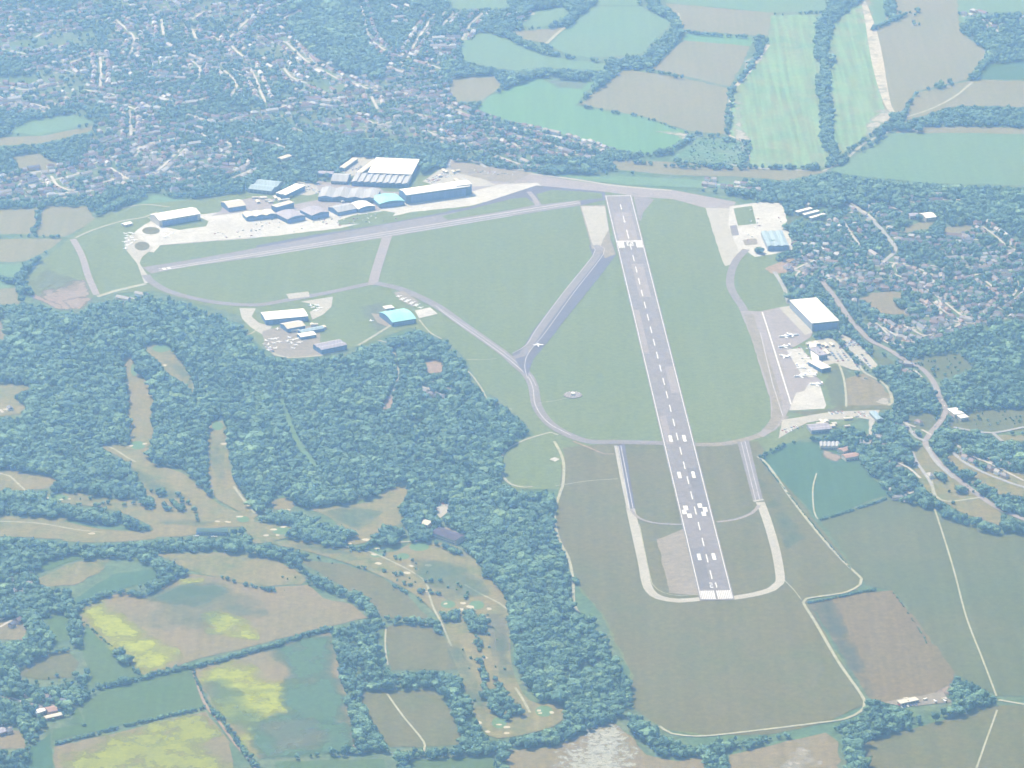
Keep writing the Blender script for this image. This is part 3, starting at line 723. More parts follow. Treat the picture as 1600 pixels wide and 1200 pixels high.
sheet('yard', [(700,250),(760,260),(832,270),(800,286),(760,282),(706,268)], 'oldconc', jit=.8)
sheet('airfield_grass', [(1236,644),(1300,640),(1310,634),(1390,634),(1392,640),(1300,644),(1260,650)], 'airdry')
ribbon('path', [(1388,634),(1394,630),(1390,612),(1378,598),(1350,582),(1342,568)], 5, 'track')
ribbon('path', [(1310,568),(1318,590),(1322,620),(1322,636)], 3.5, 'track')
# light-aircraft area
sheet('apron', [(374,482),(400,482),(393,495),(405,505),(425,510),(415,526),(392,512),(378,498)], 'concrete')
sheet('apron', [(470,472),(520,464),(518,480),(505,492),(488,500),(484,488),(500,480),(490,476)], 'concrete')
sheet('apron', [(410,518),(440,510),(500,510),(500,535),(540,548),(500,556),(450,560),(428,556),(412,540)], 'oldconc', jit=.8)
sheet('apron', [(447,460),(482,456),(484,464),(452,468)], 'concrete')
sheet('apron', [(615,458),(630,455),(655,472),(645,480),(625,470)], 'oldconc')
sheet('apron', [(648,486),(672,481),(684,491),(655,498)], 'white')
sheet('apron', [(580,490),(595,492),(616,506),(608,512),(590,505)], 'oldconc')
ribbon('track', [(560,540),(585,525),(612,508)], 5, 'track')
ribbon('track', [(590,532),(606,536),(612,548),(624,560)], 4, 'track')
ribbon('track', [(655,500),(672,520),(690,530)], 3, 'track')
ribbon('track', [(375,528),(395,520),(405,512)], 3.5, 'track')
ribbon('track', [(425,552),(450,559),(500,556),(520,552)], 5, 'track')
# tracks round the airfield
ribbon('track', [(872,680),(860,676),(845,680),(815,690),(790,705),(782,722),(785,742),(798,757),(820,762),(832,761)], 4, 'track')
ribbon('track', [(866,690),(880,720),(880,755),(876,768),(868,795),(867,820),(876,850),(888,872),(895,905),(897,945),(905,958)], 4.5, 'track')
ribbon('track', [(868,760),(920,752),(965,749)], 2.2, 'track')
ribbon('track', [(728,562),(750,563),(776,561)], 2.2, 'track')
ribbon('track', [(842,630),(865,627),(885,623)], 1.8, 'track')
ribbon('track', [(725,575),(740,590),(755,612),(762,628),(775,636),(800,640)], 3, 'track')
ribbon('track', [(895,690),(920,700),(945,710),(960,710)], 4, 'soil')
ribbon('track', [(1183,714),(1200,728),(1240,785),(1282,838),(1320,880),(1346,905),(1344,914),(1325,925),(1300,930),(1260,936),(1255,942),(1275,975),(1310,1035),(1345,1085),(1351,1100),(1345,1112),(1320,1124),(1280,1130),(1200,1140),(1130,1148),(1090,1151),(1050,1147),(1030,1135)], 4.5, 'track')
ribbon('track', [(1252,938),(1240,922),(1226,908)], 1.6, 'track')
ribbon('track', [(1460,795),(1470,825),(1490,890),(1510,965),(1535,1030),(1557,1088)], 2.6, 'track')
ribbon('track', [(1560,1094),(1600,1101),(1700,1115)], 5, 'track', curved=False)
ribbon('track', [(1558,1110),(1540,1160),(1526,1200),(1515,1240)], 2.6, 'track', curved=False)
ribbon('track', [(1276,740),(1270,765),(1272,800),(1278,812)], 2.4, 'track')
ribbon('track', [(605,1085),(630,1120),(655,1150),(664,1165),(660,1180)], 3, 'track')
ribbon('track', [(603,980),(602,1010),(606,1040)], 2.5, 'track')
ribbon('track', [(302,1050),(320,1100),(340,1125),(365,1160),(395,1195),(420,1230)], 4, 'soil')
ribbon('track', [(432,560),(438,600),(445,640),(460,680),(478,710),(492,728)], 9, 'greenfair')
ribbon('track', [(622,570),(622,590),(614,615),(606,632)], 4.5, 'track')
sheet('field', [(594,640),(600,625),(610,618),(616,628),(612,640)], 'soil', jit=1.5)
sheet('field', [(664,568),(680,560),(695,570),(690,582),(670,584)], 'soil', jit=1.5)
sheet('field', [(700,500),(704,540),(730,560),(724,530)], 'air', jit=1.5)
# the road past the airfield and its neighbours
ribbon('road', [(1320,318),(1345,330),(1362,344),(1376,357),(1386,370),(1398,385),(1396,396),(1384,406),(1380,412)], 8, 'road')
ribbon('road', [(1210,425),(1225,450),(1232,475)], 7, 'road')
ribbon('road', [(1284,440),(1302,462),(1325,495),(1345,518),(1362,534),(1385,545),(1417,565),(1442,578),(1460,600),(1468,622),(1478,640),(1470,658),(1452,680),(1446,694),(1458,712),(1475,732),(1500,752),(1530,775),(1560,795),(1600,812),(1800,890)], 9.5, 'asphlight')
ribbon('road', [(1448,698),(1462,722),(1490,748)], 6, 'road')
ribbon('road', [(1490,668),(1520,674),(1552,677),(1580,672),(1600,668),(1700,655)], 6, 'road')
ribbon('road', [(1552,678),(1566,690)], 6, 'road')
ribbon('road', [(1455,752),(1462,776),(1480,784),(1505,782),(1530,778)], 5, 'track')
ribbon('road', [(1490,708),(1505,722),(1535,738),(1570,752),(1600,762),(1700,790)], 6, 'road')
ribbon('road', [(1425,705),(1432,722),(1450,748),(1456,760)], 5, 'road')
ribbon('road', [(1415,660),(1422,672),(1432,684),(1445,690)], 6, 'road')
ribbon('road', [(760,262),(740,252),(705,250),(700,268)], 7, 'road')
# ---- the main runway with its markings as parts
def rsheet(name, pts, m, parent=None):      # pts in (s, t)
    return sheet_w(name, [rp(s, t) for s, t in pts], m, parent=parent)
runway = rsheet('runway', [(-3, -RW / 2 - 1.5), (-3, RW / 2 + 1.5), (RL + 2, RW / 2 + 1.5), (RL + 2, -RW / 2 - 1.5)], 'asphalt')
for k in range(7):                           # sealed and worn lengths of the surface
    s0 = (.02, .17, .33, .45, .55, .70, .86)[k] * RL; s1 = s0 + (150, 190, 120, 120, 210, 170, 160)[k]
    t0, t1 = ((-21, -4), (3, 20), (-20, -10), (8, 21), (-21, -12), (-6, 14), (-18, 16))[k]
    rsheet('surface_repair', [(s0, t0), (s0, t1), (s1, t1), (s1, t0)], ('rubber', 'rubber', 'asphlight', 'asphlight', 'asphlight', 'asphlight', 'asphlight')[k], runway)
def mark(name, s0, s1, t0, t1): return rsheet(name, [(s0, t0), (s0, t1), (s1, t1), (s1, t0)], 'paint', runway)
for sg in (-1, 1):
    mark('edge_line', 2, RL, sg * 22.6 - .5, sg * 22.6 + .5)
mark('end_line', RL - 4, RL - 2, -21.5, 21.5)
s = rs(905.8)
while s < RL - 240:
    mark('centreline_dash', s, s + 31, -.8, .8); s += 60.2
for y0, y1 in ((368, 360), (347, 338), (328, 320)):
    mark('centreline_dash', rs(y0), rs(y1), -.8, .8)
ya = rs(347)
rsheet('arrow_head', [(ya, -1), (ya, 1), (ya - 1, 3.2), (ya - 5, 0), (ya - 1, -3.2)], 'paint', runway)
# threshold at the near end
for k in range(8):
    for sg in (-1, 1):
        a = 1.7 + k * 2.55; a, b = sorted((sg * a, sg * (a + 1.75)))
        mark('threshold_bar', 1, 31, a, b)
mark('aiming_point', rs(797), rs(791), -17, -11)
for (t, y0, y1) in ((-13.5, 798, 791), (-17, 804, 797.5), (-10.6, 810, 803.5), (8.6, 794.5, 788), (15, 801, 794), (11.5, 807.5, 801)):
    mark('aiming_point', rs(y0), rs(y1), t - 3.3, t + 3.3)
for yy in (871, 743, 686):
    for t in (-11, 10.5): mark('touchdown_bar', rs(yy + 5), rs(yy - 5), t - 2.6, t + 2.6)
DG = {'2': [(0, 5.2, 4, 6.4), (2.8, 3.2, 4, 6.4), (0, 2.9, 4, 4), (0, .5, 1.2, 4), (0, 0, 4, 1.2)], '1': [(1.6, 0, 2.9, 6.4), (.6, 4.6, 1.6, 5.6)],
      '0': [(0, 0, 1.2, 6.4), (2.8, 0, 4, 6.4), (1.2, 5.2, 2.8, 6.4), (1.2, 0, 2.8, 1.2)], '3': [(0, 5.2, 4, 6.4), (2.8, 0, 4, 5.2), (.6, 2.7, 2.8, 3.8), (0, 0, 2.8, 1.2)]}
def digits(txt, s0, sc_s, sc_t, t0, flip):
    qq = px_of([rp(s0 - 25, -8), rp(s0 + 25, 8)]); zd = level([a[0] for a in qq], [a[1] for a in qq])
    for i, ch in enumerate(txt):
        V, Fc = [], []
        for x0, y0, x1, y1 in DG[ch]:
            q = []
            for x, y in ((x0, y0), (x1, y0), (x1, y1), (x0, y1)):
                t = (t0 + i * 6 + x) * sc_t; ss = y * sc_s
                if flip: t = -t; ss = -ss
                p = rp(s0 + ss, t); q.append((p[0], p[1], zd))
            k = len(V); V += q; Fc.append((k, k + 1, k + 2, k + 3))
        obj('runway_number', mesh('runway_number', V, Fc, M['paint']), runway)
digits('21', rs(919.5), 2.9, 1.15, -5, False)
digits('03', rs(379.5), 2.9, 1.15, -5, True)
yb = rs(378.5)
mark('threshold_line', yb, yb + 5, -22, 22)
for k in range(4):
    for sg in (-1, 1):
        a = 10.6 + k * 2.8; a, b = sorted((sg * a, sg * (a + 2.2)))
        mark('threshold_bar', rs(388), yb - 1, a, b)

# white signal square and the octagon of the navigation beacon
sheet('signal_square', [(858,718.5),(866,715),(875,718),(867,722)], 'white')

# ================================================================ BUILDINGS
NB = 0
def frame_of(a, b, c, h):
    """rectangle from the roof-level pixels of its near-left, near-right and a far corner"""
    A = np.array(P(*a, h)[:2]); B = np.array(P(*b, h)[:2]); Cc = np.array(P(*c, h)[:2])
    L = np.linalg.norm(B - A); d = (B - A) / L; n = np.array((-d[1], d[0])); D = float(np.dot(Cc - A, n))
    return A, math.atan2(d[1], d[0]), float(L), max(6., D)
HOUSEX = []      # footprints (x, y, radius) that trees avoid
def footprint(A, rz, L, D):
    c, s_ = math.cos(rz), math.sin(rz)
    q = [(A[0] + c * u - s_ * v, A[1] + s_ * u + c * v) for u, v in ((-2, -4), (L + 2, -4), (L + 2, D + 2), (-2, D + 2))]
    paint(OPEN, px_of(q)); paint(ROAD, px_of(q))
def building(name, label, cat, a, b, c, h, roof='gable', rm='rwhite', wm='wgrey', doors=0, windows=0, ridge='x', n=1, rise=None, group=None, dm='door', vents=0):
    A, rz, L, D = frame_of(a, b, c, h)
    footprint(A, rz, L, D)
    root = obj(name, None, loc=(A[0], A[1], .2), rz=rz)
    tag(root, label, cat, group)
    hw = h - .2
    w = MB()
    span = D if ridge == 'x' else L
    rise = rise if rise is not None else (.12 * span / n if roof != 'flat' else 0)
    # walls
    w.box(0, L, 0, D, 0, hw)
    e = .5
    r = MB()
    if roof == 'flat':
        r.box(-e, L + e, -e, D + e, hw, hw + .5)
        r.box(-e, L + e, -e - .02, -e + .35, hw + .5, hw + 1.0)
        r.box(-e, L + e, D + e - .35, D + e, hw + .5, hw + 1.0)
        for i in range(max(1, int(L / 18))):
            x = L * (i + .5) / max(1, int(L / 18)); r.box(x - 1, x + 1, D * .3, D * .3 + 2.2, hw + .5, hw + 1.5)
    else:
        prof = []
        m = 8 if roof == 'barrel' else 2
        for k in range(n):
            for j in range(m + 1):
                t = j / m
                if roof == 'saw': z = rise * (t if t < .999 else 0) if j < m else 0; 
                z = {'gable': rise * (1 - abs(2 * t - 1)), 'barrel': rise * math.sin(math.pi * t), 'saw': rise * (t / .82 if t < .82 else 0)}[roof] if roof != 'saw' else (rise if j == 1 else 0)
                tt = t if roof != 'saw' else (0, .85, 1)[j]
                if k and j == 0: continue
                prof.append(((k + tt) / n, z))
        W_, LL = (D, L) if ridge == 'x' else (L, D)
        T = (lambda al, ac, z: (al, ac, z)) if ridge == 'x' else (lambda al, ac, z: (ac, al, z))
        V = []
        for al in (-e, LL + e):
            for u, z in prof: V.append(T(al, -e + u * (W_ + 2 * e), hw + z + .05))
            for u, z in prof: V.append(T(al, -e + u * (W_ + 2 * e), hw + z + .45))
        q = len(prof); Fc = []
        for i in range(q - 1):
            Fc += [(q + i, q + i + 1, 3 * q + i + 1, 3 * q + i), (i, 2 * q + i, 2 * q + i + 1, i + 1),
                   (i, i + 1, q + i + 1, q + i), (2 * q + i, 3 * q + i, 3 * q + i + 1, 2 * q + i + 1)]
        Fc += [(0, q, 3 * q, 2 * q), (q - 1, 3 * q - 1, 4 * q - 1, 2 * q - 1)]
        if ridge != 'x': Fc = [f[::-1] for f in Fc]
        r.add(V, Fc)
        # gable ends belong to the walls
        for al in (0.01, LL - .01):
            V = [T(al, u * W_, hw + z) for u, z in prof] + [T(al, W_, hw - .02), T(al, 0, hw - .02)]
            w.add(V, [tuple(range(len(V)))])
    w.build('wall', M[wm], root)
    rf = r.build('roof', M[rm], root)
    if vents:
        for i in range(vents):
            q = MB(); x = L * (i + .5) / vents
            zz = hw + (rise if roof == 'gable' else rise * .9) + .3
            q.box(x - .8, x + .8, D / 2 - .8, D / 2 + .8, zz - 1, zz + .8); q.build('roof_vent', M['wgrey'], rf)
    if doors:
        dw = L * .86 / doors; dh = hw * .8
        for i in range(doors):
            q = MB(); x0 = L * .07 + i * dw
            q.box(x0 + .15, x0 + dw - .15, -.22 if i % 2 else -.34, -.05, 0, dh)
            q.build('sliding_door', M[dm], root)
    if windows:
        ww = L * .92 / windows
        for fl in range(1 if doors else max(1, min(3, int(hw / 3.2)))):
            for i in range(windows):
                x0 = L * .04 + i * ww; z0 = hw * .84 if doors else 1.0 + fl * 3.1
                z1 = hw * .95 if doors else z0 + 1.4
                q = MB(); q.box(x0 + ww * .15, x0 + ww * .85, -.12, -.03, z0, z1)
                wq = q.build('window', M['glass'], root)
    return root
BL = [
 # big hangars on the far side
 ('hangar', 'long white-roofed hangar at the far left end of the pale apron with dark blue doors', 'hangar', (249,345), (313,334), (307,323), 12, dict(rm='rwhite', wm='wcream', doors=6, windows=8, vents=4)),
 ('hangar', 'small cream-roofed hangar right of the long leftmost white hangar', 'hangar', (357,325), (384,321), (378,311), 8, dict(rm='rcream', wm='wblue', doors=3, windows=4)),
 ('warehouse', 'blue-roofed shed left of the white-roofed factory behind the apron', 'warehouse', (388,295), (424,299), (412,281), 7, dict(rm='rblue', wm='wgrey', ridge='x', n=2, windows=5)),
 ('factory', 'white-roofed factory with long blue side behind the far apron', 'factory', (431,302), (446,305), (465,288), 9, dict(rm='rwhite', wm='wblue', ridge='y', n=2, windows=4)),
 ('office_block', 'white-roofed three-storey office block with a blue side at the left of the hangar row', 'office', (424,321), (432,324), (450,313), 10, dict(roof='flat', rm='rcream', wm='wblue', windows=3)),
 ('hangar', 'low cream double-bay hangar with wavy roof at the back of the apron', 'hangar', (385,340), (431,335), (424,328), 7, dict(roof='barrel', rm='rcream', wm='wblue', ridge='y', n=3, doors=5, windows=6, rise=2.5)),
 ('hangar', 'grey ribbed hangar with purple-blue front beside the low cream hangar', 'hangar', (449,343), (477,337), (470,325), 8, dict(roof='barrel', rm='rgrey', wm='wblue', ridge='y', doors=4, windows=4, rise=3)),
 ('hangar', 'grey sheet-roofed hangar with dark blue doors right of the purple-fronted hangar', 'hangar', (487,337), (514,331), (505,320), 9, dict(rm='rgrey', wm='wblue', ridge='y', doors=4, windows=4, rise=3, vents=1)),
 ('hangar', 'low blue-fronted hangar left of the curved cream-roofed one', 'hangar', (528,332), (558,326), (552,316), 7, dict(rm='rpink', wm='wblue', doors=3, windows=4)),
 ('hangar', 'cream curved-roof hangar left of the turquoise-roofed hangar', 'hangar', (560,327), (586,322), (578,313), 7, dict(roof='barrel', rm='rwhite', wm='wblue', ridge='y', doors=3, windows=4, rise=3)),
 ('hangar', 'turquoise-roofed hangar beside the biggest white-roofed hangar', 'hangar', (593,319), (632,314), (628,302), 8, dict(roof='barrel', rm='rteal', wm='wblue', ridge='y', doors=4, windows=5, rise=3.5)),
 ('hangar', 'biggest hangar on the airfield, long white roof over a dark blue glazed front', 'hangar', (635,305), (735,291), (726,282), 17, dict(rm='rwhite', wm='wblue', doors=10, windows=16, rise=3, vents=6)),
 ('warehouse', 'very large flat bright white warehouse roof behind the hangars, against the wood', 'warehouse', (575,270), (643,273), (669,250), 11, dict(roof='flat', rm='rwhite', wm='wblue', windows=10)),
 ('factory', 'striped many-ridged grey factory in front of the very large white warehouse', 'factory', (549,284), (637,288), (645,275), 8, dict(roof='saw', rm='rpink', wm='wblue', ridge='y', n=9, windows=12, rise=2.2)),
 ('factory', 'wide pinkish grey ridged factory with wavy front behind the hangar row', 'factory', (497,308), (588,311), (590,296), 8, dict(roof='gable', rm='rpink', wm='wblue', ridge='y', n=4, windows=14, rise=3)),
 ('warehouse', 'narrow cream shed running back towards the wood, left of the white warehouse', 'warehouse', (530,262), (538,263), (552,247), 6, dict(rm='rcream', wm='wgrey', ridge='y', windows=2)),
 ('warehouse', 'pinkish shed behind a car park between wood and striped factory', 'warehouse', (517,283), (542,284), (548,272), 6, dict(rm='rpink', wm='wgrey', windows=5)),
 ('warehouse', 'pale shed with lilac roof at the edge of the wood beyond the factories', 'warehouse', (497,271), (520,272), (524,268), 6, dict(rm='rgrey', wm='wblue', windows=5)),
 ('warehouse', 'long thin cream building touching the left edge of the very large warehouse', 'warehouse', (556,270), (564,271), (590,252), 6, dict(rm='rcream', wm='wgrey', ridge='y', windows=2)),
 ('warehouse', 'lone white barn roof in the trees above the factories', 'barn', (433,247), (440,249), (450,242), 6, dict(rm='rcream', wm='wcream', ridge='y', windows=2)),
 ('warehouse', 'square white annex at the right end of the biggest hangar', 'annex', (713,291), (737,288), (729,281), 19, dict(roof='flat', rm='rwhite', wm='wblue', windows=3)),
 # right-hand side
 ('hangar', 'ribbed silver-blue hangar at the back of the right-hand white apron', 'hangar', (1199.6,385), (1232.5,384), (1225,361), 9, dict(rm='rblue', wm='wgrey', ridge='y', doors=5, windows=6, n=3, rise=1.6)),
 ('hangar', 'big bright white flat-roofed hangar beside the right-hand grey apron and the road', 'hangar', (1269,505.5), (1311,501.5), (1279,465), 14, dict(roof='flat', rm='rwhite', wm='wgrey', doors=6, windows=8)),
 ('terminal', 'white flat-roofed terminal with blue end below the big white hangar', 'terminal', (1284,577), (1298,574), (1288,560), 7, dict(roof='flat', rm='rwhite', wm='wblue', windows=5)),
 ('terminal', 'long low white terminal wing beside the planes on the grey apron', 'terminal', (1270,566), (1280,566), (1262,536), 6, dict(roof='flat', rm='rwhite', wm='wcream', windows=3)),
 ('office_block', 'white stepped office roof in the middle of the terminal car parks', 'office', (1281,556), (1293,554), (1284,541), 8, dict(roof='flat', rm='rgrey', wm='wgrey', windows=4)),
 ('barrack_block', 'uppermost of three parallel white school roofs among the trees at right', 'school block', (1247,332), (1270,326), (1266,324), 6, dict(roof='flat', rm='rwhite', wm='wgrey', windows=6)),
 ('barrack_block', 'middle of three parallel white school roofs among the trees at right', 'school block', (1258,336), (1281,330), (1278,328), 6, dict(roof='flat', rm='rwhite', wm='wgrey', windows=6)),
 ('barrack_block', 'lowest of three parallel white school roofs among the trees at right', 'school block', (1268,341), (1291,335), (1288,333), 6, dict(roof='flat', rm='rwhite', wm='wgrey', windows=6)),
 ('warehouse', 'white pitched hall standing alone in the woods at the far right', 'hall', (1447,341), (1463,339), (1452,332), 7, dict(rm='rwhite', wm='wcream', windows=5)),
 ('warehouse', 'grey hall left of the lone white hall in the far right woods', 'hall', (1422,338), (1436,337), (1432,333), 6, dict(rm='rgrey', wm='wcream', windows=4)),
 ('warehouse', 'lilac-grey shed behind the yard with hedged car park at right', 'workshop', (1268,673), (1300,670), (1300,660), 6, dict(rm='rgrey', wm='wgrey', n=2, windows=6)),
 ('warehouse', 'dark grey shed at the right end of the yard near the brown circle field', 'shed', (1370,656), (1380,655), (1386,641), 5, dict(rm='rblue', wm='wgrey', ridge='y', windows=2)),
 ('stable_block', 'row of pale gabled stables above the dark green field', 'stable', (1282,698), (1312,698), (1314,691), 5, dict(rm='rpink', wm='wcream', ridge='y', n=5, windows=10, rise=2)),
 ('stable_block', 'brown-roofed long stable beside the row of pale gabled stables', 'stable', (1318,706), (1330,702), (1326,696), 5, dict(rm='rtile', wm='wcream', windows=4)),
 ('farmhouse', 'brown-roofed farm building with white gable below the stables', 'farm building', (1322,716), (1345,712), (1342,706), 6, dict(rm='rtile', wm='wcream', windows=5)),
 ('shop_building', 'bright white shop roof beside the main road bend at right', 'shop', (1492,648), (1506,646), (1502,636), 6, dict(roof='flat', rm='rwhite', wm='wcream', windows=4)),
 ('shop_building', 'smaller white canopy building right of the shop by the road bend', 'shop', (1502,654), (1514,652), (1511,644), 5, dict(roof='flat', rm='rwhite', wm='wcream', windows=4)),
 # light-aircraft area
 ('hangar', 'long white-roofed hangar of the flying club beside the wood, oval apron around it', 'hangar', (415,500), (481,494), (479,482), 9, dict(rm='rwhite', wm='wblue', doors=7, windows=8, rise=1.5)),
 ('hangar', 'grey-white shed just below the long flying-club hangar', 'hangar', (449,514), (477,509), (471,500), 7, dict(rm='rcream', wm='wblue', doors=3, windows=3)),
 ('hangar', 'thin pale blue shed below right of the flying-club hangar', 'shed', (471,520), (507,513), (503,509), 5, dict(rm='rblue', wm='wblue', doors=4, windows=4)),
 ('hangar', 'small white shed between the thin blue shed and the grey hangar', 'shed', (470,527), (494,523), (488,518), 5, dict(rm='rwhite', wm='wblue', doors=3, windows=3)),
 ('hangar', 'large grey-roofed hangar with dark front at the wood edge, lowest of the flying-club sheds', 'hangar', (502,547), (542,539), (537,529), 8, dict(rm='rgrey', wm='wblue', doors=5, windows=5, rise=2, n=2)),
 ('hangar', 'turquoise barrel-roofed hangar standing alone by the curved taxiway', 'hangar', (613,504), (650,498), (632,482), 8, dict(roof='barrel', rm='rteal', wm='wblue', ridge='x', doors=4, windows=5, rise=5)),
 ('hangar', 'small white square hut behind the turquoise barrel-roofed hangar', 'hut', (603,483), (616,481), (612,477), 4, dict(roof='flat', rm='rwhite', wm='wcream', windows=2)),
 ('shed', 'tiny white shed on the grass left of the runway-end loop of huts', 'shed', (195,352), (207,349), (204,346), 4, dict(rm='rwhite', wm='wcream', windows=2)),
 # golf club
 ('clubhouse', 'long dark purple-roofed golf clubhouse with pale front in the trees', 'clubhouse', (674,832), (712,845), (714,833), 7, dict(rm='rdark', wm='wcream', windows=14, n=1)),
 ('clubhouse', 'cream lodge beside the clubhouse near the bright car park', 'lodge', (657,818), (668,821), (666,811), 5, dict(rm='rcream', wm='wcream', windows=4)),
 ('maintenance_shed', 'curved dark green shed between the lower fairways with vans parked before it', 'shed', (307,831), (354,832), (352,826), 5, dict(roof='barrel', rm='rgreen', wm='wgrey', windows=10)),
 # farms
 ('barn', 'white L-shaped barn roof at the lower left farm', 'barn', (57,1115), (72,1110), (70,1105), 5, dict(rm='rwhite', wm='wcream', windows=3)),
 ('barn', 'long white open barn below the brown farmhouse at lower left', 'barn', (72,1123), (98,1117), (96,1113), 4, dict(rm='rcream', wm='wbrick', windows=5)),
 ('farmhouse', 'brown-roofed farmhouse between the white barns at lower left', 'farmhouse', (76,1113), (90,1110), (88,1102), 6, dict(rm='rtile', wm='wbrick', windows=4)),
 ('barn', 'lilac-roofed barn at the left edge below the farm', 'barn', (0,1146), (12,1142), (10,1134), 5, dict(rm='rgrey', wm='wbrick', windows=3)),
 ('container_row', 'pale container shed in the scrap yard under the ploughed field', 'container shed', (1408,1100), (1436,1094), (1434,1088), 3.5, dict(roof='flat', rm='rcream', wm='wcream', windows=6)),
]
for nm, lb, ct, a, b, c, h, kw in BL: building(nm, lb, ct, a, b, c, h, **kw)
sheet('yard', [(1380,1098),(1400,1102),(1430,1104),(1488,1098),(1474,1082),(1400,1094)], 'oldconc', jit=1)
for k in range(9):
    x, y, _ = P(random.uniform(1400, 1480), random.uniform(1093, 1102)); q = MB(); q.box(-3, 3, -1.25, 1.25, 0, 2.6)
    for e_ in (-3, 2.8): q.box(e_, e_ + .2, -1.32, 1.32, 0, 2.7)
    o = q.build('container', [M['rwhite' if k % 3 else 'rcream']], None, (x, y, .4), random.uniform(0, 3)); tag(o, 'pale metal container lying in the scrap yard under the ploughed field', 'container', 'containers in the scrap yard')

# ---- navigation beacon on the grass
bx, by, _ = P(895, 618)
nb = obj('radio_beacon', None, loc=(bx, by, .3)); tag(nb, 'round grey radio beacon platform with a ring of small aerials on the grass', 'radio beacon')
q = MB(); q.prism([(15 * math.cos(t / 16 * 2 * math.pi), 15 * math.sin(t / 16 * 2 * math.pi)) for t in range(16)], 0, 1.2); q.build('platform', M['asphlight'], nb)
q = MB(); q.box(-3, 3, -3, 3, 1.2, 4.5); q.build('cabin', M['rwhite'], nb)
for t in range(12):
    q = MB(); c, s_ = 11 * math.cos(t / 12 * 2 * math.pi), 11 * math.sin(t / 12 * 2 * math.pi)
    q.box(c - .5, c + .5, s_ - .5, s_ + .5, 1.2, 3); q.build('aerial', M['rwhite'], nb)

# ================================================================ AIRCRAFT
def make_plane(name, span, length, jet):
    root = bpy.data.objects.new(name, None); COL.objects.link(root)
    L = length; r = .065 * L if jet else .075 * L; z = r * 1.35
    f = MB(); f.tube([(-L * .5, 0, z), (-L * .46, 0, z), (-L * .36, 0, z), (-L * .1, 0, z), (L * .2, 0, z + .05 * r), (L * .42, 0, z + .3 * r), (L * .5, 0, z + .45 * r)],
                     [.1 * r, .55 * r, .95 * r, r, .85 * r, .4 * r, .12 * r], 10)
    f.build('fuselage', M['plane'], root, smooth=True)
    c = .16 * L if not jet else .2 * L; sw = .18 * L if jet else 0; hz = z + (.8 * r if not jet else -.5 * r); x0 = -.12 * L
    for sg in (-1, 1):
        w = MB()
        V = [(x0, 0, hz), (x0 + c, 0, hz), (x0 + sw + c * .75, sg * span / 2, hz + .3), (x0 + sw + (c * .35 if jet else 0), sg * span / 2, hz + .3)]
        V += [(a, b, d + .18) for a, b, d in V]
        Fc = [(3, 2, 1, 0), (4, 5, 6, 7), (0, 1, 5, 4), (1, 2, 6, 5), (2, 3, 7, 6), (3, 0, 4, 7)]
        if sg < 0: Fc = [x[::-1] for x in Fc]
        w.add(V, Fc); w.build('wing', M['plane'], root)
    tz = z + (r * 2.4 if jet else r * .5)
    w = MB(); tl = span * .36
    w.box(L * .40, L * .49, -tl / 2, tl / 2, tz, tz + .12); w.build('tailplane', M['plane'], root)
    w = MB()
    V = [(L * .33, -.08, z + .4 * r), (L * .49, -.08, z + .4 * r), (L * .5, -.08, z + r * 2.5), (L * .43, -.08, z + r * 2.5)]
    V += [(a, .08, d) for a, b, d in V]
    w.add(V, [(0, 1, 2, 3), (7, 6, 5, 4), (1, 0, 4, 5), (2, 1, 5, 6), (3, 2, 6, 7), (0, 3, 7, 4)]); w.build('fin', M['planeblue'], root)
    if jet:
        for sg in (-1, 1):
            w = MB(); w.tube([(L * .2, sg * r * 1.6, z + .4 * r), (L * .25, sg * r * 1.6, z + .4 * r), (L * .36, sg * r * 1.6, z + .4 * r)], [.42 * r, .5 * r, .3 * r], 8); w.build('engine', M['plane'], root, smooth=True)
    else:
        w = MB(); w.box(-L * .512, -L * .5, -.07 * span / 2 - .3, .07 * span / 2 + .3, z - .08, z + .08); w.build('propeller', M['wgrey'], root)
    w = MB(); w.box(-L * (.38 if jet else .2), -L * (.33 if jet else .1), -r * .6, r * .6, z + r * .5, z + r * (.92 if jet else 1.1)); w.build('cockpit_window', M['glass'], root)
    for x, y in ((-L * .33, 0), (.02 * L, -span * .1), (.02 * L, span * .1)):
        w = MB(); w.box(x - .3, x + .3, y - .15, y + .15, 0, z - r * .4); w.build('wheel', M['glass'], root)
    return root
def copy_tree(o, parent=None):
    c = o.copy(); COL.objects.link(c); c.parent = parent
    for ch in o.children: copy_tree(ch, c)
    return c
def place_all(proto, spots, cat):
    for i, (px, py, deg, lb, gr) in enumerate(spots):
        o = proto if i == 0 else copy_tree(proto)
        x, y, _ = P(px, py); o.location = (x, y, .3); o.rotation_euler = (0, 0, math.radians(deg)); tag(o, lb, cat, gr)
JG = 'jets parked on the right-hand apron'
place_all(make_plane('business_jet', 19, 21, True), [
 (1226,527,8,'white jet at the top left of the parked jets, nose pointing left', JG), (1239,525,188,'white jet at the top, nearest the big white hangar', JG),
 (1225,543,15,'small white jet alone on pale grey concrete below the two topmost jets', JG), (1226,558,-35,'white jet with swept wings just left of the white concrete patch', JG),
 (1252,575,140,'white jet straddling the edge of the slanting white concrete patch', JG), (1250,589,10,'lowest jet on the grey apron, wings wide', JG),
 (1270,586,120,'jet whose tail stands on the foot of the slanting white patch', JG), (1275,602,0,'small jet on the upper end of the lower white concrete patch', JG)], 'business jet')
lp = []
for i in range(5):
    for j in range(2): lp.append((623 + i * 7.2 - j * 3 + 8 * j, 464 + i * 3.2 + j * 5, 115, 'white light aircraft in the double row beside the curved taxiway', 'light aircraft in the double row by the curved taxiway'))
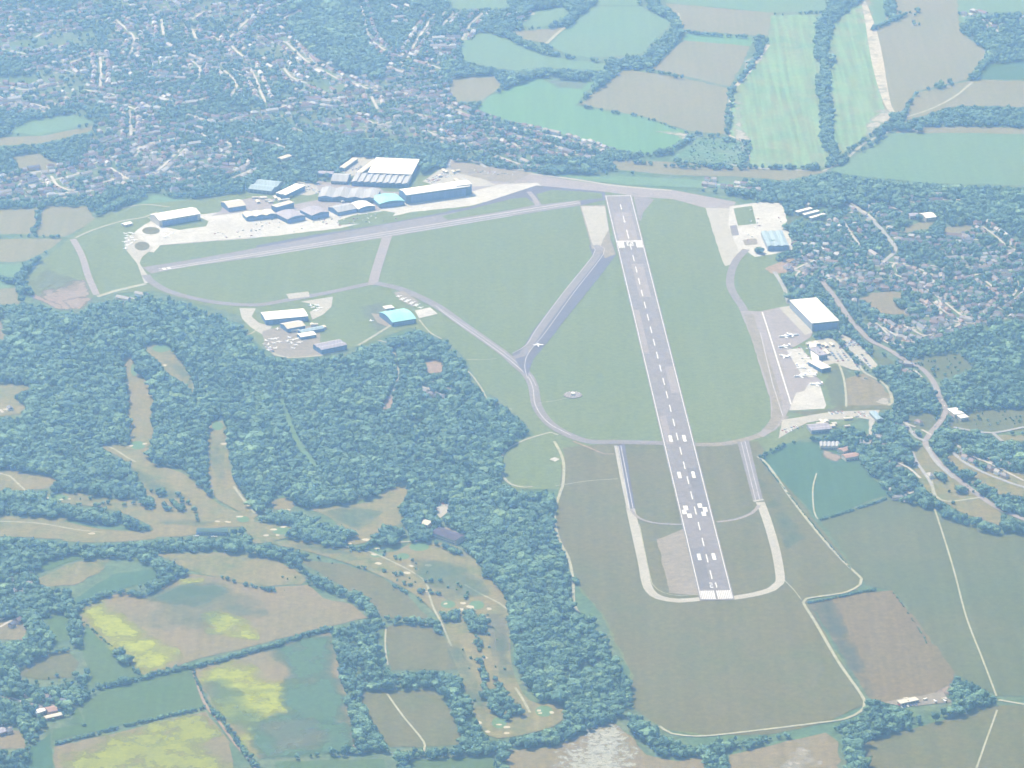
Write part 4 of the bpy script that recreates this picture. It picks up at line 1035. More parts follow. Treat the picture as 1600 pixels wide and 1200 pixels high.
for i, (x, y) in enumerate([(196,366),(199,369),(203,365),(197,373),(201,377),(206,372),(195,379),(199,384),(205,381),(196,389),(208,366),(210,376)]):
    lp.append((x, y, 40 + 37 * i % 180, 'light aircraft in the crowd at the left rim of the pale apron', 'light aircraft at the left rim of the pale apron'))
for i, (x, y) in enumerate([(416,533),(424,531),(431,530),(419,539),(428,537),(436,535),(421,544),(452,528),(458,532),(464,530),(455,537),(462,540),(468,536),(449,534),(458,545),(420,548),(430,545)]):
    lp.append((x, y, 20 + 53 * i % 180, 'light aircraft parked on the worn apron of the flying club', 'light aircraft on the worn flying-club apron'))
for i, (x, y) in enumerate([(495,478),(499,482),(493,486),(489,481),(485,478)]):
    lp.append((x, y, 60 + 31 * i, 'light aircraft at the right curve of the oval apron', 'light aircraft on the oval apron'))
for i, (x, y) in enumerate([(236,342),(240,339),(244,337),(241,343),(256,367),(262,369),(268,366),(258,371)]):
    lp.append((x, y, 80 + 47 * i, 'light aircraft in front of the leftmost white hangar', 'light aircraft near the leftmost hangar'))
for i, (x, y) in enumerate([(1262,560),(1266,566),(1272,575)]):
    lp.append((x, y, 100 + 9 * i, 'light aircraft tucked beside the low terminal wing', 'light aircraft by the terminal'))
lp.append((552,513,10,'lone white light aircraft on the grass near the turquoise barrel hangar', None))
lp[-1] = (580,502,10,'lone white light aircraft on the grass left of the turquoise barrel hangar', None)
lp.append((434,515,0,'white light aircraft on the pale pad in front of the grey-white shed', None))
place_all(make_plane('light_aircraft', 11, 8, False), lp, 'light aircraft')
place_all(make_plane('airliner', 17, 15, False), [(841,541,95,'white aeroplane taxiing on the dark diagonal taxiway left of the main runway', None)], 'aeroplane')

# ================================================================ CARS
def car_mesh():
    q = MB()
    body = [(-2.1, .35), (-2.15, .8), (-1.3, .95), (2.1, .9), (2.15, .4)]
    def extr(pr, y0, y1, m):
        n = len(pr); V = [(x, y0, z) for x, z in pr] + [(x, y1, z) for x, z in pr]
        q.add(V, [tuple(range(n))[::-1], tuple(range(n, 2 * n))] + [(i, (i + 1) % n, n + (i + 1) % n, n + i) for i in range(n)], m)
    extr(body[::-1], -.88, .88, 0)
    extr([(-1.3, .93), (-.6, 1.42), (1.2, 1.45), (1.9, .92)][::-1], -.78, .78, 1)
    q.box(-.62, 1.2, -.74, .74, 1.44, 1.5, 0)
    for x in (-1.35, 1.35):
        for y in (-.8, .8):
            q.prism([(x + .33 * math.cos(t), y + 0) for t in (0, 1)], 0, .1, 1) if False else q.box(x - .32, x + .32, y - .1, y + .1, 0, .64, 1)
    return q.me('parked_car', [M['car'], M['glass']])
CM = car_mesh()
CARS = []
def car(x, y, rz, lb, gr): CARS.append((x, y, rz, lb, gr))
def real_car(x, y, rz, lb, gr):
    o = bpy.data.objects.new('parked_car', CM); COL.objects.link(o); o.location = (x, y, .35); o.rotation_euler = (0, 0, rz); tag(o, lb, 'car', gr)
def cars_row(a, b, gap, ang, lb, gr, rows=1, dy=6, skip=.15):
    A = np.array(P(*a)[:2]); B = np.array(P(*b)[:2]); L = np.linalg.norm(B - A); d = (B - A) / L; n = np.array((-d[1], d[0])); k = int(L / gap)
    for r in range(rows):
        for i in range(k + 1):
            if random.random() < skip: continue
            p = A + d * gap * i + n * dy * r + RNG.normal(0, .25, 2)
            car(p[0], p[1], math.atan2(d[1], d[0]) + ang + random.gauss(0, .05), lb, gr)
hp = math.pi / 2
cars_row((1297,523),(1314,521),3.2,hp,'car in the tight row in front of the big white hangar','cars in front of the big white hangar',2,7)
for k, (x, y) in enumerate(((1318,541),(1325,540),(1333,538),(1340,537))):
    cars_row((x, y + 4),(x + 3, y - 6),3.4,hp,'car in the four packed blocks beside the road at right','cars in the four packed blocks',2,5.5)
cars_row((1298,550),(1310,566),3.5,hp,'car in the terminal car park below the four packed blocks','cars in the terminal car park',3,9,.3)
cars_row((1328,556),(1342,576),3.5,hp,'car in the slanting rows near the brown circle field','cars in the slanting rows',3,10,.25)
cars_row((1280,542),(1290,556),4,hp,'car between the white terminal roofs','cars among the terminal roofs',2,9,.3)
cars_row((1297,648),(1318,646),3.2,hp,'car in the double row behind the lilac-grey shed','cars behind the lilac-grey shed',2,7,.2)
cars_row((1338,652),(1358,650),3.4,hp,'car in the hedged yard at the right end of the works','cars in the hedged yard',3,9,.3)
cars_row((678,797),(700,790),3.4,hp,'car in the bright round car park of the golf club','cars in the bright golf car park',5,9,.35)
cars_row((684,824),(713,838),3.2,hp,'car in the row behind the clubhouse','cars behind the clubhouse',1,7,.1)
cars_row((1250,387),(1266,383),3.4,hp,'car in the short row right of the ribbed silver-blue hangar','cars beside the ribbed hangar',1,7,.1)
cars_row((412,538),(428,551),4.5,hp,'car parked at the wood edge of the flying club','cars at the flying club',1,7,.2)
cars_row((529,548),(544,545),4.5,hp,'car beside the large grey flying-club hangar','cars by the grey flying-club hangar',1,7,.2)
cars_row((300,838),(350,840),4.5,0,'van or car in the row in front of the curved green shed','vehicles before the curved green shed',1,6,.3)
cars_row((1409,1106),(1436,1101),4.5,hp,'vehicle in the scrap yard under the ploughed field','vehicles in the scrap yard',3,8,.2)
cars_row((1486,640),(1490,660),4.5,0,'car on the forecourt beside the white shop at the road bend','cars on the forecourt',2,6,.25)
cars_row((1228,676),(1255,668),5,hp,'vehicle on the bright yard near the taxiway bend','vehicles on the bright yard',2,9,.4)
cars_row((385,352),(440,348),6,hp,'car in the row behind the low cream hangar','cars behind the low cream hangar',1,7,.3)
for k in range(34):
    px, py = random.uniform(330, 620), 0
    py = 374 - (px - 330) * .105 + random.uniform(-12, 2)
    x, y, _ = P(px, py); car(x, y, random.uniform(0, 3.1), 'vehicle standing on the long pale apron before the hangar row', 'vehicles on the long pale apron')
for k in range(16):
    x, y, _ = P(random.uniform(1160, 1222), random.uniform(326, 396)); car(x, y, random.uniform(0, 3.1), 'vehicle on the white apron round the ribbed hangar', 'vehicles on the right-hand white apron')
def scatter_cars(n, x0, x1, y0, y1, lb, gr):
    for k in range(n):
        x, y, _ = P(random.uniform(x0, x1), random.uniform(y0, y1)); car(x, y, random.uniform(0, 3.1), lb, gr)
scatter_cars(30, 464, 500, 287, 303, 'vehicle in the pale yard right of the white-roofed factory', 'vehicles in the yard by the factory')
cars_row((536,264),(562,268),4,hp,'car in the rows left of the very large white warehouse','cars left of the very large warehouse',4,9,.25)
cars_row((675,286),(712,272),4,hp,'car in the rows behind the biggest hangar','cars behind the biggest hangar',3,9,.3)
cars_row((735,268),(800,276),5,hp,'car on the old pavement above the biggest hangar','cars on the old pavement',2,9,.5)
scatter_cars(26, 395, 600, 333, 350, 'vehicle or trolley between the hangars of the far row', 'vehicles between the far hangars')
scatter_cars(16, 1240, 1290, 540, 575, 'vehicle round the low terminal wing', 'vehicles round the terminal')
def make_hut():
    r = obj('hut', None); q = MB(); q.box(-5, 5, -3, 3, 0, 3); q.build('wall', M['wcream'], r)
    q = MB(); q.add([(-5.4, -3.4, 3), (5.4, -3.4, 3), (5.4, 3.4, 3), (-5.4, 3.4, 3), (-5.4, 0, 4.1), (5.4, 0, 4.1)], [(0, 1, 5, 4), (2, 3, 4, 5), (1, 2, 5), (3, 0, 4)]); q.build('roof', M['rcream'], r)
    q = MB(); q.box(-1, .2, -3.1, -2.95, 0, 2.1); q.build('door', M['door'], r)
    return r
HP = []
for n, x0, x1, y0, y1, lb, gr in ((12, 395, 455, 305, 318, 'small cream hut near the three-storey office block', 'huts near the office block'), (10, 500, 600, 312, 316, 'small hut between the pinkish factory and the hangar row', 'huts behind the hangar row'),
    (8, 1262, 1325, 655, 668, 'small hut beside the lilac-grey shed', 'huts beside the lilac-grey shed'), (8, 1262, 1300, 535, 560, 'small hut between the terminal car parks', 'huts between the terminal car parks'), (6, 670, 720, 268, 284, 'small hut behind the biggest hangar', 'huts behind the biggest hangar'), (5, 455, 520, 506, 530, 'small hut among the flying-club sheds', 'huts of the flying club')):
    for k in range(n): HP.append((random.uniform(x0, x1), random.uniform(y0, y1), lb, gr))
hut0 = make_hut()
for i, (px, py, lb, gr) in enumerate(HP):
    o = hut0 if i == 0 else copy_tree(hut0); x, y, _ = P(px, py); o.location = (x, y, .5); k = random.uniform(.7, 1.5); o.scale = (k, random.uniform(.8, 1.3), 1); o.rotation_euler = (0, 0, .3 + random.choice((0, hp)) + random.gauss(0, .08)); tag(o, lb, 'hut', gr)
cars_row((640,302),(560,305),7,hp,'vehicle on the road behind the hangar row','vehicles behind the hangar row',1,7,.4)
for i in range(10):
    t = random.random(); pts = [(1302,462),(1325,495),(1362,534),(1417,565),(1460,600),(1478,640),(1446,694),(1500,752),(1560,795)]
    k = min(len(pts) - 2, int(t * (len(pts) - 1))); f = t * (len(pts) - 1) - k
    a, b = pts[k], pts[k + 1]; x, y, _ = P(a[0] + (b[0] - a[0]) * f, a[1] + (b[1] - a[1]) * f)
    A = P(*a); B = P(*b); car(x, y, math.atan2(B[1] - A[1], B[0] - A[0]), 'car driving on the main road past the airfield', 'cars on the main road')

# the cars that show largest are things; the rest of the far specks are one mesh
CARS.sort(key=lambda c: -Q(c[0], c[1])[1])
CARS = [c for c in CARS if 0 < Q(c[0], c[1])[0] < 1600]
for c in CARS[:294]: real_car(*c)
q = MB()
CV = [tuple(v.co) for v in CM.vertices]; CF = [tuple(p.vertices) for p in CM.polygons]; CI = [p.material_index for p in CM.polygons]
for x, y, rz, lb, gr in CARS[294:]:
    a, b = math.cos(rz), math.sin(rz); k = len(q.v); tone = random.choice((0, 0, 2, 3, 4))
    q.v += [(x + a * u - b * v, y + b * u + a * v, .35 + w) for u, v, w in CV]
    q.f += [tuple(i + k for i in f) for f in CF]; q.m += [tone if i == 0 else 1 for i in CI]
fc = q.build('parked_cars', [mat('car_white', (.7, .7, .7), rough=.4), M['glass'], mat('car_silver', (.35, .37, .4), rough=.4), mat('car_dark', (.05, .06, .1), rough=.4), mat('car_red', (.3, .05, .04), rough=.4)])
tag(fc, 'far specks of cars and vans round the hangars on the far side', 'cars', None, 'stuff')
# ================================================================ STREETS AND HOUSES
STREETS_L = [
 [(0,135),(45,140),(70,132),(95,128)], [(0,165),(40,160),(80,170)], [(55,58),(80,48),(130,44)], [(155,80),(158,110),(156,135)], [(110,98),(130,90),(155,84),(172,86)],
 [(203,172),(205,215)], [(160,160),(190,162),(215,172),(240,175)], [(215,182),(235,192),(258,186)], [(240,118),(265,120),(288,122)], [(290,92),(308,100),(313,115),(305,123)],
 [(357,60),(372,45),(388,30),(400,20),(430,8),(450,0)], [(357,60),(365,75),(380,88)], [(390,105),(398,120),(404,135),(415,160)], [(400,72),(440,64),(458,76),(475,92),(500,108),(530,124)],
 [(560,0),(567,20),(573,48),(582,64),(605,80),(636,90)], [(636,90),(650,65),(665,42),(678,22)], [(602,104),(625,110),(662,121)], [(655,96),(675,102),(690,108)], [(755,20),(735,38),(722,62)],
 [(668,60),(720,57)], [(672,72),(715,70)], [(678,82),(708,82)], [(612,34),(640,32)], [(540,125),(562,133),(582,142)], [(552,182),(575,188),(592,195),(612,190)], [(668,205),(690,213),(712,220)],
 [(600,156),(625,152),(660,148)], [(455,200),(475,205)], [(500,192),(520,196)], [(690,160),(720,175),(760,188),(800,198),(860,212),(900,222),(950,238)], [(780,200),(810,212),(850,222),(900,238)],
 [(720,215),(760,200)], [(730,225),(780,215),(820,235)], [(0,285),(50,270),(110,262),(140,250),(185,240)], [(145,256),(200,238),(245,222),(280,216)], [(135,292),(190,278),(240,270),(283,232)], [(172,262),(200,280)],
 [(210,245),(232,225),(270,218)], [(240,272),(280,258)], [(240,272),(280,280)], [(225,262),(275,250)], [(335,240),(375,248)], [(340,235),(362,228),(350,218)], [(360,280),(400,262)], [(290,270),(320,260),(350,262),(375,262)],
 [(80,275),(90,290),(110,298)], [(40,292),(90,280),(130,270)], [(0,300),(40,295)], [(165,225),(215,210),(250,206)], [(0,150),(25,165)], [(20,178),(50,165),(70,175)], [(300,30),(320,18),(350,15)], [(252,30),(256,55)],
 [(300,45),(306,60)], [(320,55),(345,62)], [(440,30),(470,15)], [(280,8),(300,0)], [(0,20),(40,15),(80,22)], [(100,20),(150,10)], [(180,30),(210,60),(200,90)], [(100,70),(60,85),(20,80)], [(240,150),(290,160),(330,150)],
 [(300,180),(340,190),(380,182)], [(260,200),(300,205),(330,215)], [(430,170),(470,160),(520,165),(560,160)], [(470,140),(500,150)], [(440,100),(455,120),(480,130)], [(620,170),(660,180),(700,190)], [(840,232),(880,240),(930,243)],
 [(30,110),(70,104),(110,112)], [(130,140),(180,148)], [(350,110),(370,130),(360,150)], [(580,150),(590,170)], [(645,20),(620,10)], [(690,40),(710,20)], [(60,305),(120,300),(160,296)], [(380,215),(420,222),(450,232)],
]
STREETS_R = [
 [(1380,408),(1400,412),(1430,418),(1458,430)], [(1398,412),(1392,424),(1410,434),(1450,440)], [(1458,430),(1458,442),(1440,446)], [(1330,458),(1350,450),(1380,446),(1420,452),(1450,456)], [(1420,452),(1440,446),(1470,450)],
 [(1440,446),(1462,462),(1480,476),(1500,492),(1520,505)], [(1455,470),(1480,490),(1510,505)], [(1365,502),(1385,520),(1400,533),(1412,545)], [(1400,508),(1420,512),(1440,524),(1470,525)], [(1440,527),(1480,515),(1500,508)],
 [(1488,436),(1520,430),(1550,424),(1600,420),(1700,410)], [(1500,420),(1540,412),(1580,408),(1600,405)], [(1480,402),(1520,398),(1560,392),(1600,390)], [(1560,480),(1585,460),(1590,440),(1578,438)], [(1530,350),(1555,368),(1575,385),(1600,395)],
 [(1430,492),(1460,496),(1490,502),(1520,506),(1560,490)], [(1470,465),(1510,455),(1545,460)], [(1500,480),(1540,475),(1570,486)], [(1420,470),(1440,480),(1430,492)], [(1330,318),(1352,332),(1368,345)], [(1318,345),(1330,365),(1345,385)],
 [(1240,422),(1260,412),(1285,402)], [(1295,388),(1315,398),(1335,402)], [(1240,455),(1242,432),(1262,416)], [(1350,400),(1365,408),(1380,408)], [(1358,318),(1390,322),(1410,332)], [(1250,315),(1280,322),(1300,318)],
 [(1320,432),(1345,440),(1370,438)], [(1300,430),(1320,445)], [(1375,530),(1395,540)], [(1400,575),(1430,580),(1440,590)], [(1380,512),(1400,525),(1430,536)], [(1540,440),(1560,455),(1590,470)], [(1450,415),(1480,420)],
 [(1350,690),(1380,694),(1400,692)], [(1398,722),(1420,732),(1438,748)], [(1395,775),(1420,772),(1430,768)], [(1410,660),(1430,668)], [(1488,690),(1500,700),(1530,715)], [(1510,712),(1540,722),(1580,742),(1600,752)], [(1440,672),(1455,680)],
 [(1420,318),(1450,312),(1500,312)], [(1330,420),(1350,425)], [(1500,372),(1530,375)], [(1270,430),(1290,440)],
 [(1100,286),(1150,292),(1190,296)], [(800,265),(840,268)], [(1510,20),(1540,30),(1560,50)], [(1530,45),(1570,35),(1600,25)],
 [(0,915),(30,922),(45,925)], [(0,980),(20,968),(36,966)], [(15,1090),(40,1098)], [(60,1100),(95,1108)], [(0,1140),(20,1135)],[(660,605),(700,620),(730,625)],[(200,465),(215,468)],[(0,640),(5,645)],[(800,30),(835,22)],[(815,258),(780,245)],
]
for i, px in enumerate(STREETS_L + STREETS_R):
    if len(px) > 1: ribbon('road', px, 5.5 if i < len(STREETS_L) else 4.2, 'street', step=16)

def house_mesh(w, d, e, r, hip):
    wl = MB(); wl.box(-w / 2, w / 2, -d / 2, d / 2, 0, e)
    rf = MB(); o = .35; x = w / 2 + o; y = d / 2 + o; hx = x - (d / 2 if hip else 0)
    V = [(-x, -y, e - .1), (x, -y, e - .1), (x, y, e - .1), (-x, y, e - .1), (-hx, 0, e + r), (hx, 0, e + r)]
    rf.add(V, [(0, 1, 5, 4), (2, 3, 4, 5), (1, 2, 5), (3, 0, 4), (3, 2, 1, 0)])
    ch = MB(); ch.box(w * .22, w * .22 + .9, -.4, .4, e + r * .3, e + r + 1)
    if not hip:
        for sx in (-w / 2 + .01, w / 2 - .01):
            wl.add([(sx, -d / 2, e), (sx, d / 2, e), (sx, 0, e + r * .93)], [(0, 1, 2)])
    ww = MB()
    n = max(2, int(w / 3.2))
    for s_ in (-1, 1):
        for k in range(n):
            for z in (1.0, 3.5):
                if z + 1.1 > e: continue
                x0 = -w / 2 + w * (k + .5) / n
                ww.box(x0 - .6, x0 + .6, s_ * d / 2 - .06, s_ * d / 2 + .06, z, z + 1.1)
    dv = MB(); dv.box(w * .1, w * .1 + random.uniform(4, 8), -d / 2 - random.uniform(7, 10), -d / 2 - .3, .0, .12)
    return wl, rf, ch, ww, dv
HV = [house_mesh(9, 8, 5.2, 2.8, False), house_mesh(14, 8.5, 5.2, 3.0, True), house_mesh(11, 9, 3.0, 2.8, False), house_mesh(24, 8.5, 5.4, 2.8, False)]
HMESH = [(a.me('wall', [M['hwall']]), b.me('roof', [M['hroof']]), c.me('chimney', [M['wbrick']]), d.me('window', [M['glass']]), f.me('driveway', [M['drive']])) for a, b, c, d, f in HV]
HS = []     # x, y, rz, variant, scale, region
GRID = {}
def free(x, y, r):
    k = (int(x // 12), int(y // 12))
    for i in (-1, 0, 1):
        for j in (-1, 0, 1):
            for q in GRID.get((k[0] + i, k[1] + j), ()):
                if (q[0] - x) ** 2 + (q[1] - y) ** 2 < (q[2] + r) ** 2: return False
    return True
def claim(x, y, r): GRID.setdefault((int(x // 12), int(y // 12)), []).append((x, y, r))
def line_houses(px, region, p=.86):
    c = smooth_path([P(x, y) for x, y in px], step=2.)
    acc = {-1: random.uniform(0, 8), 1: random.uniform(0, 8)}
    for i in range(1, len(c)):
        d = c[i] - c[i - 1]; L = np.linalg.norm(d)
        if L < 1e-6: continue
        d /= L; n = np.array((-d[1], d[0]))
        for s_ in (-1, 1):
            acc[s_] -= L
            if acc[s_] <= 0:
                v = random.choices((0, 1, 2, 3), (5, 5, 3, 1))[0]; w = (9, 14, 11, 24)[v]
                acc[s_] = w + random.uniform(2, 7)
                if random.random() > p: continue
                off = random.uniform(13, 17)
                x, y = c[i] + n * off * s_
                qx, qy = Q(x, y)
                if look(ROAD, np.array([qx]), np.array([qy]))[0]: continue
                if not free(x, y, w * .42): continue
                claim(x, y, w * .42)
                HS.append((x, y, math.atan2(d[1], d[0]) + random.gauss(0, .04), v, random.uniform(.9, 1.1), region))
for px in STREETS_L: line_houses(px, 'far', .92)
for px in STREETS_R: line_houses(px, 'estate', .78)
TOWN = np.zeros((MH, MW), bool)
TOWNP = [[(0,0),(560,0),(575,50),(610,85),(690,70),(735,40),(750,45),(715,90),(700,130),(712,165),(760,190),(860,212),(950,236),(945,250),(900,252),(800,252),(700,235),(640,225),(560,215),(500,205),(440,190),(400,190),(395,240),(420,255),(400,275),(340,285),(290,300),(180,300),(130,318),(0,325)],
         [(1240,330),(1330,320),(1480,350),(1600,350),(1600,520),(1560,500),(1500,520),(1440,545),(1400,545),(1350,510),(1310,460),(1290,430),(1245,440),(1240,400)]]
for t in TOWNP: paint(TOWN, ext(t))
for t in ([(430,10),(560,0),(572,60),(605,95),(600,125),(560,122),(520,105),(480,75),(455,45)], [(0,180),(110,172),(150,200),(120,262),(70,275),(0,270)], [(1330,470),(1420,455),(1425,492),(1370,492)], [(1400,340),(1520,345),(1515,370),(1400,370)],
          [(230,190),(330,200),(400,190),(395,235),(300,225)], [(0,90),(60,95),(50,120),(0,125)], [(300,130),(380,95),(390,140),(340,160)], [(1340,340),(1370,420),(1320,420),(1290,360)]):
    paint(TOWN, ext(t), False)
def noise2(x, y, s):
    return math.sin(x / s * 1.3 + 1.7 * math.sin(y / s)) * math.cos(y / s * 1.1 + 1.3 * math.sin(x / s * .8))
# further terraces between the traced streets
for reg, (x0, x1, y0, y1), ang in (('far', (-700, 260, 0, 0), .5), ('estate', (450, 1000, 0, 0), -.35)):
    pass
def fill(region, xr, yr, ang, row=34):
    ca, sa = math.cos(ang), math.sin(ang)
    for i in range(-90, 90):
        u = -1600 + random.uniform(0, 9)
        while u < 1600:
            u += random.uniform(13, 24)
            v = i * row + 14 * math.sin(u / 140 + i * .7)
            x = (xr[0] + xr[1]) / 2 + ca * u - sa * v; y = (yr[0] + yr[1]) / 2 + sa * u + ca * v
            if not (xr[0] < x < xr[1] and yr[0] < y < yr[1]): continue
            if noise2(x, y, 95) < -.25: continue
            qx, qy = Q(x, y)
            if not (-400 < qx < 2000 and -200 < qy < 1400): continue
            qa, qb = np.array([qx]), np.array([qy])
            if not look(TOWN, qa, qb)[0] or look(ROAD, qa, qb)[0] or look(OPEN, qa, qb)[0]: continue
            v_ = random.choices((0, 1, 2, 3), (5, 4, 3, 1))[0]; w = (9, 14, 11, 24)[v_]
            if not free(x, y, w * .5): continue
            claim(x, y, w * .5)
            HS.append((x, y, ang + math.pi * .5 * (random.random() < .2) + random.gauss(0, .08), v_, random.uniform(.85, 1.1), region))
fill('far', (-1900, 400), (900, 4700), .45)
fill('estate', (400, 1600), (200, 2600), -.3)
HS.sort(key=lambda h: -Q(h[0], h[1])[1])
inview = [h for h in HS if 0 < Q(h[0], h[1])[0] < 1600 and 0 < Q(h[0], h[1])[1] < 1200]
near = inview[:298]; nk = set(id(h) for h in near); far = [h for h in HS if id(h) not in nk]
def hlabel(qx, qy):
    if qx < 760 and qy > 880: return 'pitched-roof house among the trees at the left edge below the golf course', 'houses at the left edge below the golf course'
    if qx < 760: return 'small lone house hidden in the wood left of the airfield', 'houses in the wood left of the airfield'
    if qy > 640: return 'pitched-roof house in the village around the main road bend', 'houses of the village by the road bend'
    if qx > 1480: return 'pitched-roof house at the right edge of the big estate beyond the park', 'houses at the right edge of the big estate'
    if qy > 500: return 'reddish-roofed house between the main road and the estate park', 'houses between the main road and the estate park'
    if qy > 400: return 'pitched-roof house in the estate beside the brown park beyond the big white hangar', 'houses of the estate round the brown park'
    return 'house among the trees behind the right-hand white apron', 'houses among the trees behind the right-hand apron'
for x, y, rz, v, sc, rg in near:
    q = Q(x, y); lb, gr = hlabel(*q)
    r = bpy.data.objects.new('house', None); COL.objects.link(r); r.location = (x, y, .25); r.rotation_euler = (0, 0, rz); r.scale = (sc, sc, sc)
    tag(r, lb, 'house', gr)
    a = obj('wall', HMESH[v][0], r); b = obj('roof', HMESH[v][1], r); obj('chimney', HMESH[v][2], b)
    if random.random() < .6: obj('driveway', HMESH[v][4], r)
# ---- the houses of the town farther off: one mesh
HC = [mat('town_tiles_red', (.19, .13, .125)), mat('town_tiles_brown', (.17, .12, .12)), mat('town_slate', (.15, .14, .17)), mat('town_tiles_pale', (.30, .27, .26)),
      mat('town_wall_cream', (.68, .63, .56)), mat('town_wall_brick', (.42, .29, .23)), mat('town_wall_white', (.62, .61, .60)), M['drive'], mat('town_roof_pale', (.40, .39, .39))]
big = MB()
for x, y, rz, v, sc, rg in far:
    c, s_ = math.cos(rz) * sc, math.sin(rz) * sc
    rm_, wm_ = random.choice((0, 1, 1, 2, 2, 3, 3, 8)), random.choice((4, 4, 5, 6, 6))
    for part, m in ((HV[v][0], wm_), (HV[v][1], rm_)) + (((HV[v][4], 7),) if random.random() < .55 else ()):
        k = len(big.v)
        big.v += [(x + c * a - s_ * b, y + s_ * a + c * b, .25 + z * sc) for a, b, z in part.v]
        big.f += [tuple(i + k for i in f) for f in part.f]; big.m += [m] * len(part.f)
th = big.build('town_houses', HC)
tag(th, 'dense rows of small houses of the far town, fading into haze at the upper left', 'houses', None, 'stuff')
print('houses', len(near), len(far))
for x, y, rz, v, sc, rg in HS: pass

# ================================================================ TREES
def crown_verts(seed, conifer=False):
    r = random.Random(seed); bm = bmesh.new()
    bmesh.ops.create_icosphere(bm, subdivisions=3 if not conifer else 2, radius=1)
    lobes = [(Vector((r.gauss(0, 1), r.gauss(0, 1), r.gauss(.25, .8))).normalized(), r.uniform(.16, .42)) for _ in range(11)]
    for v in bm.verts:
        d = v.co.normalized(); k = .66
        for a, s_ in lobes: k += s_ * max(0, d.dot(a)) ** 7
        k *= r.uniform(.86, 1.12)
        if conifer:
            z = (d.z + 1) / 2; v.co = Vector((d.x * (1.05 - z) * .8, d.y * (1.05 - z) * .8, d.z)) * r.uniform(.9, 1.1)
        else: v.co = d * k
    V = [tuple(v.co) for v in bm.verts]; Fc = [tuple(x.index for x in f.verts) for f in bm.faces]
    # leaf clumps standing off the crown, with gaps between them
    for _ in range(150 if not conifer else 50):
        i = r.randrange(len(V)); b = Vector(V[i]); o = b * r.uniform(.92, 1.14)
        e1 = Vector((r.gauss(0, 1), r.gauss(0, 1), r.gauss(0, 1))).normalized(); e2 = e1.cross(b.normalized() + Vector((.01, .02, .03))).normalized()
        s_ = r.uniform(.08, .19); k = len(V)
        V += [tuple(o + e1 * s_), tuple(o + e2 * s_), tuple(o - e1 * s_), tuple(o - e2 * s_ + b * .06)]
        Fc += [(k, k + 1, k + 2), (k, k + 2, k + 3)]
    bm.free()
    return V, Fc
TPL = bpy.data.collections.new('tree_patterns')
NV = 6
CR, TRM = [], []
for i in range(NV + 1):
    con = i == NV
    V, Fc = crown_verts(40 + i, con)
    V = [(x * .5, y * .5, .58 + z * .42) for x, y, z in V]
    CR.append(mesh('crown', V, Fc, M['leaf']))
    t = MB(); t.tube([(0, 0, 0), (.01, 0, .2), (0, .01, .45)], [.045, .03, .018], 6)
    for a in range(3):
        t.tube([(0, 0, .3), (.13 * math.cos(a * 2.1), .13 * math.sin(a * 2.1), .5)], [.015, .006], 4)
    TRM.append(t.me('trunk', [M['bark']]))
    me = mesh('tree', V + t.v, Fc + [tuple(k + len(V) for k in f) for f in t.f], [M['leaf'], M['bark']], [0] * len(Fc) + [1] * len(t.f))
    o = bpy.data.objects.new('tree_pattern_%d' % i, me); TPL.objects.link(o)
ng = bpy.data.node_groups.new('scatter', 'GeometryNodeTree')
ng.interface.new_socket('Geometry', in_out='INPUT', socket_type='NodeSocketGeometry')
ng.interface.new_socket('Geometry', in_out='OUTPUT', socket_type='NodeSocketGeometry')
N_ = ng.nodes; gi = N_.new('NodeGroupInput'); go = N_.new('NodeGroupOutput')
ci = N_.new('GeometryNodeCollectionInfo'); ci.inputs['Collection'].default_value = TPL; ci.inputs['Separate Children'].default_value = True; ci.inputs['Reset Children'].default_value = True
ip = N_.new('GeometryNodeInstanceOnPoints'); ip.inputs['Pick Instance'].default_value = True
def attr(nm, ty):
    a = N_.new('GeometryNodeInputNamedAttribute'); a.data_type = ty; a.inputs[0].default_value = nm; return a.outputs[0]
ng.links.new(gi.outputs[0], ip.inputs['Points']); ng.links.new(ci.outputs[0], ip.inputs['Instance'])
ng.links.new(attr('vi', 'INT'), ip.inputs['Instance Index']); ng.links.new(attr('rot', 'FLOAT_VECTOR'), ip.inputs['Rotation']); ng.links.new(attr('scl', 'FLOAT_VECTOR'), ip.inputs['Scale'])
ng.links.new(ip.outputs[0], go.inputs[0])
def scatter(name, T, label, cat='trees'):
    """T: rows x, y, width, height, variant"""
    if len(T) == 0: return
    T = np.array(T); n = len(T)
    me = bpy.data.meshes.new(name); me.vertices.add(n)
    co = np.zeros((n, 3), np.float32); co[:, :2] = T[:, :2]; me.vertices.foreach_set('co', co.ravel())
    a = me.attributes.new('vi', 'INT', 'POINT'); a.data.foreach_set('value', T[:, 4].astype(np.int32))
    a = me.attributes.new('rot', 'FLOAT_VECTOR', 'POINT'); r = np.zeros((n, 3), np.float32); r[:, 2] = RNG.uniform(0, 6.28, n); a.data.foreach_set('vector', r.ravel())
    a = me.attributes.new('scl', 'FLOAT_VECTOR', 'POINT'); s_ = np.stack([T[:, 2], T[:, 2] * RNG.uniform(.85, 1.15, n), T[:, 3]], 1).astype(np.float32); a.data.foreach_set('vector', s_.ravel())
    me.materials.append(M['leaf'])
    o = obj(name, me); md = o.modifiers.new('scatter', 'NODES'); md.node_group = ng
    tag(o, label, cat, None, 'stuff')
    return o
